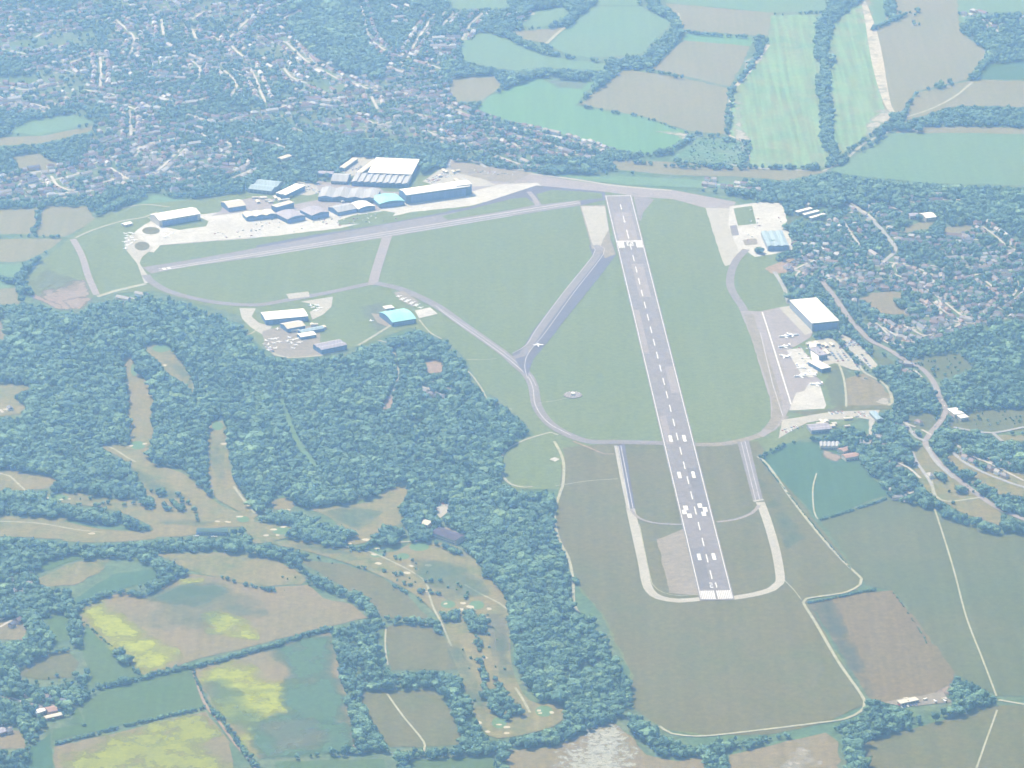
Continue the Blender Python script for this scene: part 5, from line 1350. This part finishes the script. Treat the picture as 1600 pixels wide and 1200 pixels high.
# ---- wooded areas (outlines of the canopy as photographed)
WOODS = [
 ('wood', [(0,455),(30,470),(45,478),(105,490),(118,488),(150,475),(180,468),(240,466),(300,480),(350,497),(385,518),(390,530),(408,552),(450,562),(500,560),(545,556),(562,545),(600,540),(612,528),(640,522),(655,515),(690,532),(705,545),(722,562),(728,585),(745,606),(760,622),(800,645),(820,662),(826,680),(795,700),(782,715),(780,745),(800,765),(862,768),(866,800),(868,830),(880,862),(890,885),(896,920),(905,955),(930,985),(950,1010),(965,1035),(982,1060),(986,1112),(960,1128),(900,1150),(862,1168),(800,1172),(770,1160),(800,1150),(862,1136),(884,1112),(876,1100),(840,1098),(826,1075),(808,1040),(800,985),(790,940),(765,905),(735,870),(700,850),(670,848),(640,838),(640,815),(622,803),(640,765),(600,770),(575,785),(520,790),(482,796),(440,785),(420,790),(404,806),(380,803),(320,805),(220,800),(200,790),(60,775),(0,770)]),
 ('wood', [(60,775),(230,790),(330,806),(330,835),(290,840),(240,836),(200,826),(100,812),(0,795),(0,775)]),
 ('wood', [(300,836),(400,836),(480,848),(510,880),(500,895),(440,880),(400,868),(330,862),(265,866),(240,884),(170,870),(150,890),(120,925),(55,915),(60,890),(0,890),(0,826),(50,842),(150,850),(240,845)]),
 ('wood', [(240,870),(290,888),(320,900),(300,897),(270,905),(240,928),(185,925),(115,955),(110,946),(180,915),(240,905)]),
 ('wood', [(400,868),(440,878),(480,900),(510,905),(515,920),(480,915),(440,900)]),
 ('wood', [(0,890),(60,895),(75,915),(110,925),(115,950),(112,962),(70,965),(60,968),(85,985),(84,1008),(80,1028),(40,1050),(30,1060),(0,1062),(0,1006),(40,1002),(44,972),(0,970)]),
 ('wood', [(100,958),(122,962),(136,1000),(133,1016),(112,1014),(106,990)]),
 ('wood', [(60,1026),(110,1012),(112,1018),(60,1030)]),
 ('wood', [(0,1062),(40,1060),(60,1075),(118,1064),(150,1070),(170,1072),(132,1100),(118,1110),(98,1130),(60,1140),(40,1150),(0,1140)]),
 ('wood', [(110,1048),(135,1050),(146,1072),(125,1068)]),
 ('wood', [(0,1186),(20,1180),(25,1200),(0,1200)]),
 ('wood', [(520,985),(565,968),(600,966),(605,980),(590,985),(586,1000),(600,1040),(612,1048),(690,1050),(722,1060),(738,1110),(760,1152),(790,1170),(795,1200),(640,1200),(620,1175),(560,1180),(500,1184),(400,1196),(408,1186),(500,1172),(556,1162),(545,1120),(530,1060)]),
 ('wood', [(640,1185),(700,1170),(760,1168),(770,1180),(700,1190)]),
 ('wood', [(700,958),(740,955),(748,975),(745,990),(730,985),(705,968)]),
 ('wood', [(770,1075),(790,1085),(810,1118),(780,1124),(768,1095)]),
 ('wood', [(980,1110),(1000,1120),(1035,1150),(1080,1166),(1200,1146),(1285,1130),(1295,1136),(1210,1160),(1130,1180),(1065,1186),(1030,1182),(1005,1160),(985,1145)]),
 ('wood', [(1100,1176),(1135,1170),(1136,1200),(1098,1200)]),
 ('wood', [(1296,1132),(1340,1118),(1365,1094),(1405,1106),(1440,1120),(1490,1102),(1482,1075),(1500,1050),(1545,1062),(1558,1085),(1556,1102),(1480,1125),(1405,1145),(1360,1158),(1382,1200),(1320,1200),(1322,1160)]),
 ('wood', [(1445,1025),(1460,1025),(1484,1042),(1495,1052),(1480,1050)]),
 ('wood', [(1545,862),(1600,842),(1600,870),(1560,882),(1545,872)]),
 ('wood', [(1240,680),(1300,672),(1330,665),(1355,680),(1370,640),(1390,636),(1400,645),(1460,650),(1448,690),(1425,705),(1420,735),(1450,765),(1480,780),(1540,805),(1600,822),(1600,840),(1560,836),(1520,828),(1480,815),(1440,795),(1400,795),(1385,790),(1388,772),(1335,716),(1300,702),(1240,692)]),
 ('wood', [(1340,568),(1350,545),(1380,545),(1400,560),(1420,572),(1440,585),(1455,610),(1462,640),(1415,650),(1395,640),(1392,612),(1378,598),(1352,582)]),
 ('wood', [(1460,580),(1500,550),(1530,520),(1570,500),(1600,495),(1600,640),(1530,642),(1490,650),(1480,630),(1470,600)]),
 ('wood', [(1465,668),(1520,672),(1560,682),(1600,690),(1600,765),(1560,748),(1500,712),(1480,712),(1465,705)]),
 ('wood', [(820,256),(900,260),(960,268),(1040,276),(1140,282),(1230,280),(1300,268),(1400,282),(1500,290),(1600,300),(1600,360),(1530,352),(1480,342),(1400,345),(1340,325),(1240,325),(1225,318),(1180,312),(1100,300),(1050,294),(960,286),(860,272)]),
 ('wood', [(400,188),(440,190),(500,205),(560,215),(640,225),(700,237),(800,252),(820,262),(760,252),(705,252),(700,262),(670,285),(650,272),(670,250),(600,246),(550,246),(500,268),(450,285),(400,285),(340,290),(330,318),(240,318),(190,322),(150,340),(125,350),(110,370),(60,410),(40,436),(55,462),(0,455),(0,430),(20,455),(40,408),(80,388),(100,372),(150,345),(150,330),(200,305),(290,300),(400,270),(396,240)]),
 ('wood', [(430,10),(560,0),(572,60),(605,95),(600,125),(560,122),(520,105),(480,75),(455,45)]),
 ('wood', [(620,0),(700,0),(925,0),(930,12),(880,45),(850,42),(800,20),(740,15),(690,15),(640,14)]),
 ('wood', [(1060,200),(1085,208),(1080,222),(1030,245),(1000,250),(1010,240),(1055,232)]),
 ('wood', [(690,82),(720,95),(800,112),(850,105),(940,110),(955,96),(1000,85),(1030,65),(1052,38),(1010,14),(1000,0),(1030,5),(1060,25),(1072,50),(1060,65),(1018,108),(975,108),(905,165),(897,165),(930,130),(850,122),(800,137),(765,150),(745,165),(712,150),(690,120)]),
 ('wood', [(800,48),(850,78),(940,92),(1000,82),(1000,88),(940,100),(850,93),(800,70)]),
 ('wood', [(1510,28),(1540,18),(1600,30),(1600,58),(1560,80),(1545,100),(1545,85),(1510,55)]),
 ('wood', [(820,105),(860,110),(900,118),(860,122)]),
 ('wood', [(1228,345),(1260,340),(1290,350),(1270,372),(1235,368)]),
 ('wood', [(1168,420),(1200,402),(1250,412),(1240,470),(1190,475),(1172,450)]),
 ('wood', [(1180,322),(1186,350),(1178,346),(1172,322)]),
 ('wood', [(195,455),(215,452),(240,462),(200,470)]),
]
WM = np.zeros((MH, MW), bool)
for _, px in WOODS: paint(WM, ext(px))
# rows of trees and shaggy hedges: path, width m, trees per m, low, high
ROWS = [
 ([(412,806),(450,812),(488,818)], 34, .8, 8, 12), ([(458,828),(500,836),(536,846)], 60, 1.2, 8, 13), ([(588,838),(622,842)], 55, 1.2, 8, 13), ([(688,966),(715,963),(742,968),(746,988)], 24, .5, 7, 12), ([(768,1082),(785,1104),(808,1118)], 34, .6, 8, 13), ([(640,815),(650,828),(655,845)], 20, .5, 8, 12),
 ([(1200,55),(1185,85),(1165,115),(1145,138),(1140,170),(1136,208)], 9, .14, 6, 11), ([(1325,0),(1300,20),(1285,45),(1283,90),(1295,90),(1285,130),(1292,170),(1292,210),(1300,235),(1315,242)], 22, .34, 8, 14),
 ([(1258,262),(1280,262)], 14, .3, 8, 13), ([(1290,262),(1310,256),(1330,246)], 8, .2, 6, 10), ([(1400,180),(1405,198),(1420,202),(1440,200),(1462,190),(1480,178),(1520,182),(1560,188),(1600,196),(1700,210)], 20, .3, 8, 14),
 ([(1436,142),(1450,140)], 7, .2, 5, 8), ([(1455,138),(1472,134),(1488,130)], 14, .3, 8, 13), ([(1515,124),(1530,108),(1550,86),(1570,70),(1590,55)], 12, .25, 7, 12), ([(1362,46),(1380,38),(1400,30),(1415,22)], 8, .2, 6, 10), ([(1388,0),(1392,18),(1396,30)], 20, .3, 9, 13), ([(1432,18),(1436,18)], 12, .5, 9, 12),
 ([(1070,50),(1100,54),(1150,57),(1175,58)], 8, .2, 6, 9), ([(1010,110),(1040,116),(1065,122)], 9, .15, 6, 9), ([(905,166),(930,170),(960,176),(990,180),(1020,188)], 7, .13, 5, 8), ([(1020,188),(1050,200),(1080,210)], 4, .12, 3, 5),
 ([(1080,210),(1120,212),(1140,220),(1165,222),(1165,245),(1160,260)], 10, .2, 6, 10), ([(1040,250),(1100,258),(1160,262),(1200,262),(1260,262)], 10, .2, 6, 10), ([(760,192),(800,202),(860,218),(920,236),(950,240)], 14, .16, 7, 12), ([(950,240),(980,244),(1010,242),(1050,236),(1065,222)], 14, .25, 7, 12),
 ([(955,248),(1000,254),(1080,262),(1160,264)], 8, .18, 6, 9),
 ([(60,330),(58,350),(50,366)], 8, .2, 6, 9), ([(0,370),(50,369),(98,371)], 5, .14, 4, 7), ([(1340,470),(1365,492),(1390,500),(1410,495)], 12, .22, 8, 13), ([(1395,470),(1420,480),(1440,488)], 22, .3, 9, 14),
 ([(115,956),(150,936),(185,926),(215,930),(240,926),(262,908),(285,900)], 9, .2, 6, 10), ([(116,958),(150,990),(180,1015)], 2.5, .25, 2, 3.5), ([(184,1018),(195,1034)], 12, .3, 8, 13), ([(200,1040),(222,1058)], 5, .2, 3, 6), ([(186,1062),(200,1064)], 12, .3, 7, 11),
 ([(150,1075),(200,1065),(260,1050),(300,1042),(350,1030),(400,1016),(450,1002),(480,992),(520,982)], 9, .6, 4, 7), ([(86,1164),(140,1150),(200,1134),(260,1120),(320,1106)], 5, .7, 3, 5), ([(302,1048),(316,1085),(330,1110)], 3, .25, 2, 4), ([(332,1112),(350,1130),(372,1160),(392,1188),(400,1198)], 7, .25, 4, 7),
 ([(345,903),(400,918),(440,925)], 6, .2, 4, 7), ([(490,900),(510,915),(540,928),(560,938),(578,955),(590,975)], 14, .28, 8, 13), ([(600,970),(640,972),(690,976)], 12, .25, 7, 11), ([(682,978),(684,992)], 6, .25, 5, 8),
 ([(748,990),(748,1010),(752,1035),(756,1060),(766,1085)], 10, .16, 4, 8), ([(775,1058),(780,1075),(785,1095)], 8, .2, 4, 8), ([(610,905),(640,915),(660,925),(690,930),(715,935)], 10, .12, 4, 7), ([(560,885),(600,892),(650,905),(720,915),(730,935)], 10, .1, 3, 7),
 ([(610,912),(622,920),(648,935),(662,940)], 5, .15, 3, 5), ([(540,862),(590,858),(600,868)], 12, .1, 3, 6), ([(245,772),(262,770),(290,782),(305,805),(320,812)], 14, .09, 6, 10), ([(228,782),(232,792)], 14, .4, 8, 12), ([(255,790),(262,798)], 10, .35, 7, 11), ([(270,784),(288,798)], 10, .3, 6, 9),
 ([(225,768),(290,772),(330,770)], 10, .06, 5, 8), ([(608,870),(630,874),(650,876)], 6, .12, 4, 6), ([(527,850),(545,856),(560,858),(580,852)], 8, .25, 6, 9), ([(130,1130),(134,1134)], 6, .5, 4, 6),
 ([(1498,745),(1518,742)], 16, .45, 10, 14), ([(1492,765),(1504,768)], 12, .35, 9, 12), ([(1462,742),(1480,752)], 10, .3, 7, 10), ([(1530,765),(1550,775),(1572,795),(1600,800)], 16, .25, 8, 13), ([(1568,818),(1584,822)], 20, .55, 10, 14), ([(1525,756),(1545,768)], 14, .25, 7, 11),
 ([(1186,716),(1215,701),(1240,692)], 7, .22, 4, 7), ([(1282,813),(1320,802),(1350,792),(1385,780)], 3, .9, 3, 4.5), ([(1262,943),(1300,936),(1345,926),(1368,922)], 3, .9, 2.5, 4), ([(1188,718),(1230,770),(1280,832),(1330,890)], 2, .3, 1.5, 3),
 ([(1394,924),(1430,975),(1448,1005)], 2, .15, 1.5, 3), ([(922,970),(928,971)], 9, .6, 9, 12), ([(898,905),(902,912)], 5, .5, 6, 8), ([(1206,380),(1207,382)], 8, .7, 8, 11), ([(1184,392),(1186,394)], 8, .7, 8, 11),
 ([(1212,405),(1216,406)], 6, .6, 5, 7), ([(0,770),(30,772),(60,778)], 8, .2, 7, 11), ([(160,1025),(150,1030)], 6, .1, 6, 8), ([(455,914),(470,912)], 3, .08, 2, 3), ([(1330,560),(1345,572)], 5, .1, 4, 6), ([(1345,590),(1380,600)], 2, .05, 2, 3),
 ([(650,835),(655,830),(668,845)], 12, .3, 8, 12), ([(640,820),(650,812)], 12, .3, 8, 12), ([(680,850),(700,858),(720,866)], 8, .2, 6, 9), ([(0,432),(20,440),(38,420)], 10, .22, 7, 11), ([(8,1030),(60,1028),(108,1014)], 6, .2, 5, 8),
]
T = []   # x, y, w, h, variant, thing?
def px_height(h, py): return h * cT * cT * (py + 2000) / H * 1.0
# candidates on a jittered grid
sp = 6.9
xs = np.arange(-1900, 1900, sp); ys = np.arange(-2300, 4900, sp)
gx, gy = np.meshgrid(xs, ys); gx = gx.ravel() + RNG.uniform(-3.6, 3.6, gx.size); gy = gy.ravel() + RNG.uniform(-3.6, 3.6, gy.size)
qx, qy = Q(gx, gy)
inside = (qx > -400) & (qx < 2000) & (qy > -200) & (qy < 1400)
gx, gy, qx, qy = gx[inside], gy[inside], qx[inside], qy[inside]
nz = np.sin(gx / 61 + 1.7 * np.sin(gy / 83)) * np.cos(gy / 71 + 1.1 * np.sin(gx / 57))
hh = 10.0 + 2.0 * nz + RNG.normal(0, 2.3, gx.size); bigt = RNG.random(gx.size) < .07; hh = np.where(bigt, hh * 1.25, hh); hh = np.clip(hh, 5, 19)
hp_ = px_height(hh, qy)
wood = look(WM, qx, qy) & ~look(OPEN, qx, qy) & ~look(ROAD, qx, qy)
up = np.ones_like(wood)
for f in (.35, .7, .95): up &= ~look(OPEN, qx, qy - hp_ * f)
up &= look(WM, qx, qy - hp_ * .8) | (RNG.random(gx.size) < .12)
gap = np.sin(gx / 23 + 2 * np.sin(gy / 31)) * np.sin(gy / 27 + 1.5 * np.sin(gx / 37))
wood &= up & (RNG.random(gx.size) < np.where(gap > .72, .45, .96))
ww = hh * np.clip(np.exp(RNG.normal(-.18, .25, gx.size)), .5, 1.5)
vi = RNG.integers(0, NV, gx.size)
for i in np.nonzero(wood)[0]: T.append((gx[i], gy[i], ww[i] * 1.08, hh[i], vi[i]))
nw = len(T)
# garden and street trees: smaller, looser, in patches
dens = .44 + .36 * np.sin(gx / 97 + 2 * np.sin(gy / 120)) * np.cos(gy / 88)
GM = ~look(OPEN, qx, qy) & ~look(ROAD, qx, qy) & ~look(WM, qx, qy)
town_like = look(TOWN, qx, qy) | ((qy < 330) & (qx < 1000))  | ((qx > 1180) & (qy < 640)) | ((qx > 1390) & (qy < 850)) | ((qx < 60) & (qy > 880))
town_like &= (qy < 360) | (qx > 1150) | (qx < 130)
dens = np.where(look(TOWN, qx, qy), dens + np.where(qx > 1150, .22, -.02), .97)
g_ = GM & town_like & (RNG.random(gx.size) < dens) & (wood == False)
hg = np.clip(RNG.normal(8.6, 2.0, gx.size), 4, 13)
hq = px_height(hg, qy)
g_ &= ~look(OPEN, qx, qy - hq * .8)
rd = look(ROAD, qx, qy - hq * .5) | look(ROAD, qx, qy - hq * .9)
g_ &= ~(rd & (RNG.random(gx.size) < .65))
G = []
for i in np.nonzero(g_)[0]:
    if free(gx[i], gy[i], 2.6 if look(TOWN, qx[i:i+1], qy[i:i+1])[0] else 1.5): G.append((gx[i], gy[i], hg[i] * random.uniform(.75, 1.0), hg[i], vi[i]))
R_ = []
for px, w, dn, lo, hi in ROWS:
    hm = (lo + hi) / 2
    c = smooth_path([P(x, y + px_height(hm, y) * (.3 if hi > 5 else .1)) for x, y in px], step=1.5)
    for i in range(1, len(c)):
        L = np.linalg.norm(c[i] - c[i - 1])
        k = np.random.default_rng(i + len(R_)).poisson(L * dn)
        for _ in range(k):
            d = (c[i] - c[i - 1]) / (L + 1e-9); n = np.array((-d[1], d[0]))
            o = c[i] + n * random.uniform(-w / 2, w / 2) + d * random.uniform(-1, 1)
            h = random.uniform(lo, hi); R_.append((o[0], o[1], h * random.uniform(.8, 1.15), h, random.randrange(NV)))
for x, y in ((1195,640),(1228,562),(1140,930)): pass
# scrub specks
for (x0, y0, x1, y1, n, lo, hi) in ((1075,215,1160,258,150,2,4), (1520,640,1600,665,30,2,5), (1420,560,1520,590,40,3,6), (440,880,720,930,26,2,4), (720,960,790,1100,16,2,5), (60,770,240,800,25,4,8), (1400,20,1440,40,6,5,8), (1470,735,1560,790,8,4,8), (30,1050,120,1140,20,4,8)):
    for _ in range(n):
        x, y, _z = P(random.uniform(x0, x1), random.uniform(y0, y1)); h = random.uniform(lo, hi); R_.append((x, y, h, h, random.randrange(NV + 1)))
print('trees', nw, len(G), len(R_))
ALL = [(t, 'w') for t in T] + [(t, 'g') for t in G] + [(t, 'r') for t in R_]
def pxy(t): return Q(t[0], t[1])
def sz(t):
    q = pxy(t)
    if not (2 < q[0] < 1598 and 4 < q[1] < 1196): return 0
    return t[3] * t[2] * (q[1] + 2000) ** 2 / 1e7 * (1.15 if q[1] > 1050 else 1)
# the 300 largest in view become things of their own; only those standing clear at an edge or in the near belts
def cand(t):
    q = pxy(t)
    return q[1] > 900
order = sorted([i for i, (t, k) in enumerate(ALL) if sz(t) > 0 and cand(t)], key=lambda i: -sz(ALL[i][0]))[:298]
sel = set(order)
def tlabel(x, y):
    if x < 200: return 'green broadleaf tree among the paddocks at the lower left', 'trees among the lower-left paddocks'
    if x < 520: return 'hedgerow tree beside the yellow-flecked fields at lower left', 'trees in hedges of the yellow-flecked fields'
    if x < 800 and y > 1040: return 'tree in the belt round the two square grey-green fields at the bottom', 'trees of the belt round the square fields'
    if x < 800: return 'tree at the lower golf fairways', 'trees by the lower golf fairways'
    if x < 1000: return 'tree in the tongue of wood below the left edge of the airfield', 'trees of the wood tongue'
    if x < 1296: return 'tree in the narrow belt along the bottom edge of the airfield', 'trees of the bottom belt'
    return 'tree in the thick belt under the ploughed field at lower right', 'trees of the belt under the ploughed field'
for i in order:
    t = ALL[i][0]; q = pxy(t); lb, gr = tlabel(*q)
    r = bpy.data.objects.new('tree', None); COL.objects.link(r); r.location = (t[0], t[1], 0); r.rotation_euler = (0, 0, random.uniform(0, 6.28)); r.scale = (t[2], t[2], t[3])
    tag(r, lb, 'tree', gr)
    obj('trunk', TRM[int(t[4])], r); obj('crown', CR[int(t[4])], r)
rest = {'left': [], 'right': [], 'valley': [], 'garden': [], 'rows': []}
for i, (t, k) in enumerate(ALL):
    if i in sel: continue
    x, y = pxy(t)
    if k == 'r': rest['rows'].append(t)
    elif k == 'g': rest['garden'].append(t)
    elif y < 460 and x < 1000: rest['valley'].append(t)
    elif x > 900: rest['right'].append(t)
    else: rest['left'].append(t)
scatter('woodland', rest['left'], 'broad dark green wood of packed crowns left of the airfield, cut by golf fairways', 'wood')
scatter('woodland', rest['right'], 'woods and thickets beyond and right of the airfield round the road', 'wood')
scatter('woodland', rest['valley'], 'hazy blue-green woods behind the hangars and round the far town', 'wood')
scatter('garden_trees', rest['garden'], 'countless small garden trees between the houses of town and estate', 'garden trees')
scatter('hedgerow', rest['rows'], 'bushy hedgerows and tree lines dividing the fields', 'hedgerows')

# ================================================================ HAZE
hz = MB(); a = 80000.0
hz.box(-a, a, -a, a, -1, 2530)
hm = bpy.data.materials.new('haze'); hm.use_nodes = True
n = hm.node_tree.nodes; l = hm.node_tree.links
n.remove(n['Principled BSDF'])
pv = n.new('ShaderNodeVolumePrincipled')
pv.inputs['Color'].default_value = (.35, .575, 1.0, 1)
pv.inputs['Density'].default_value = 9.0e-5
pv.inputs['Absorption Color'].default_value = (1, 1, 1, 1)
pv.inputs['Anisotropy'].default_value = 0.66
l.new(pv.outputs[0], n['Material Output'].inputs['Volume'])
ho = hz.build('haze', [hm]); tag(ho, 'pale blue summer haze over the whole landscape', 'haze', None, 'stuff')
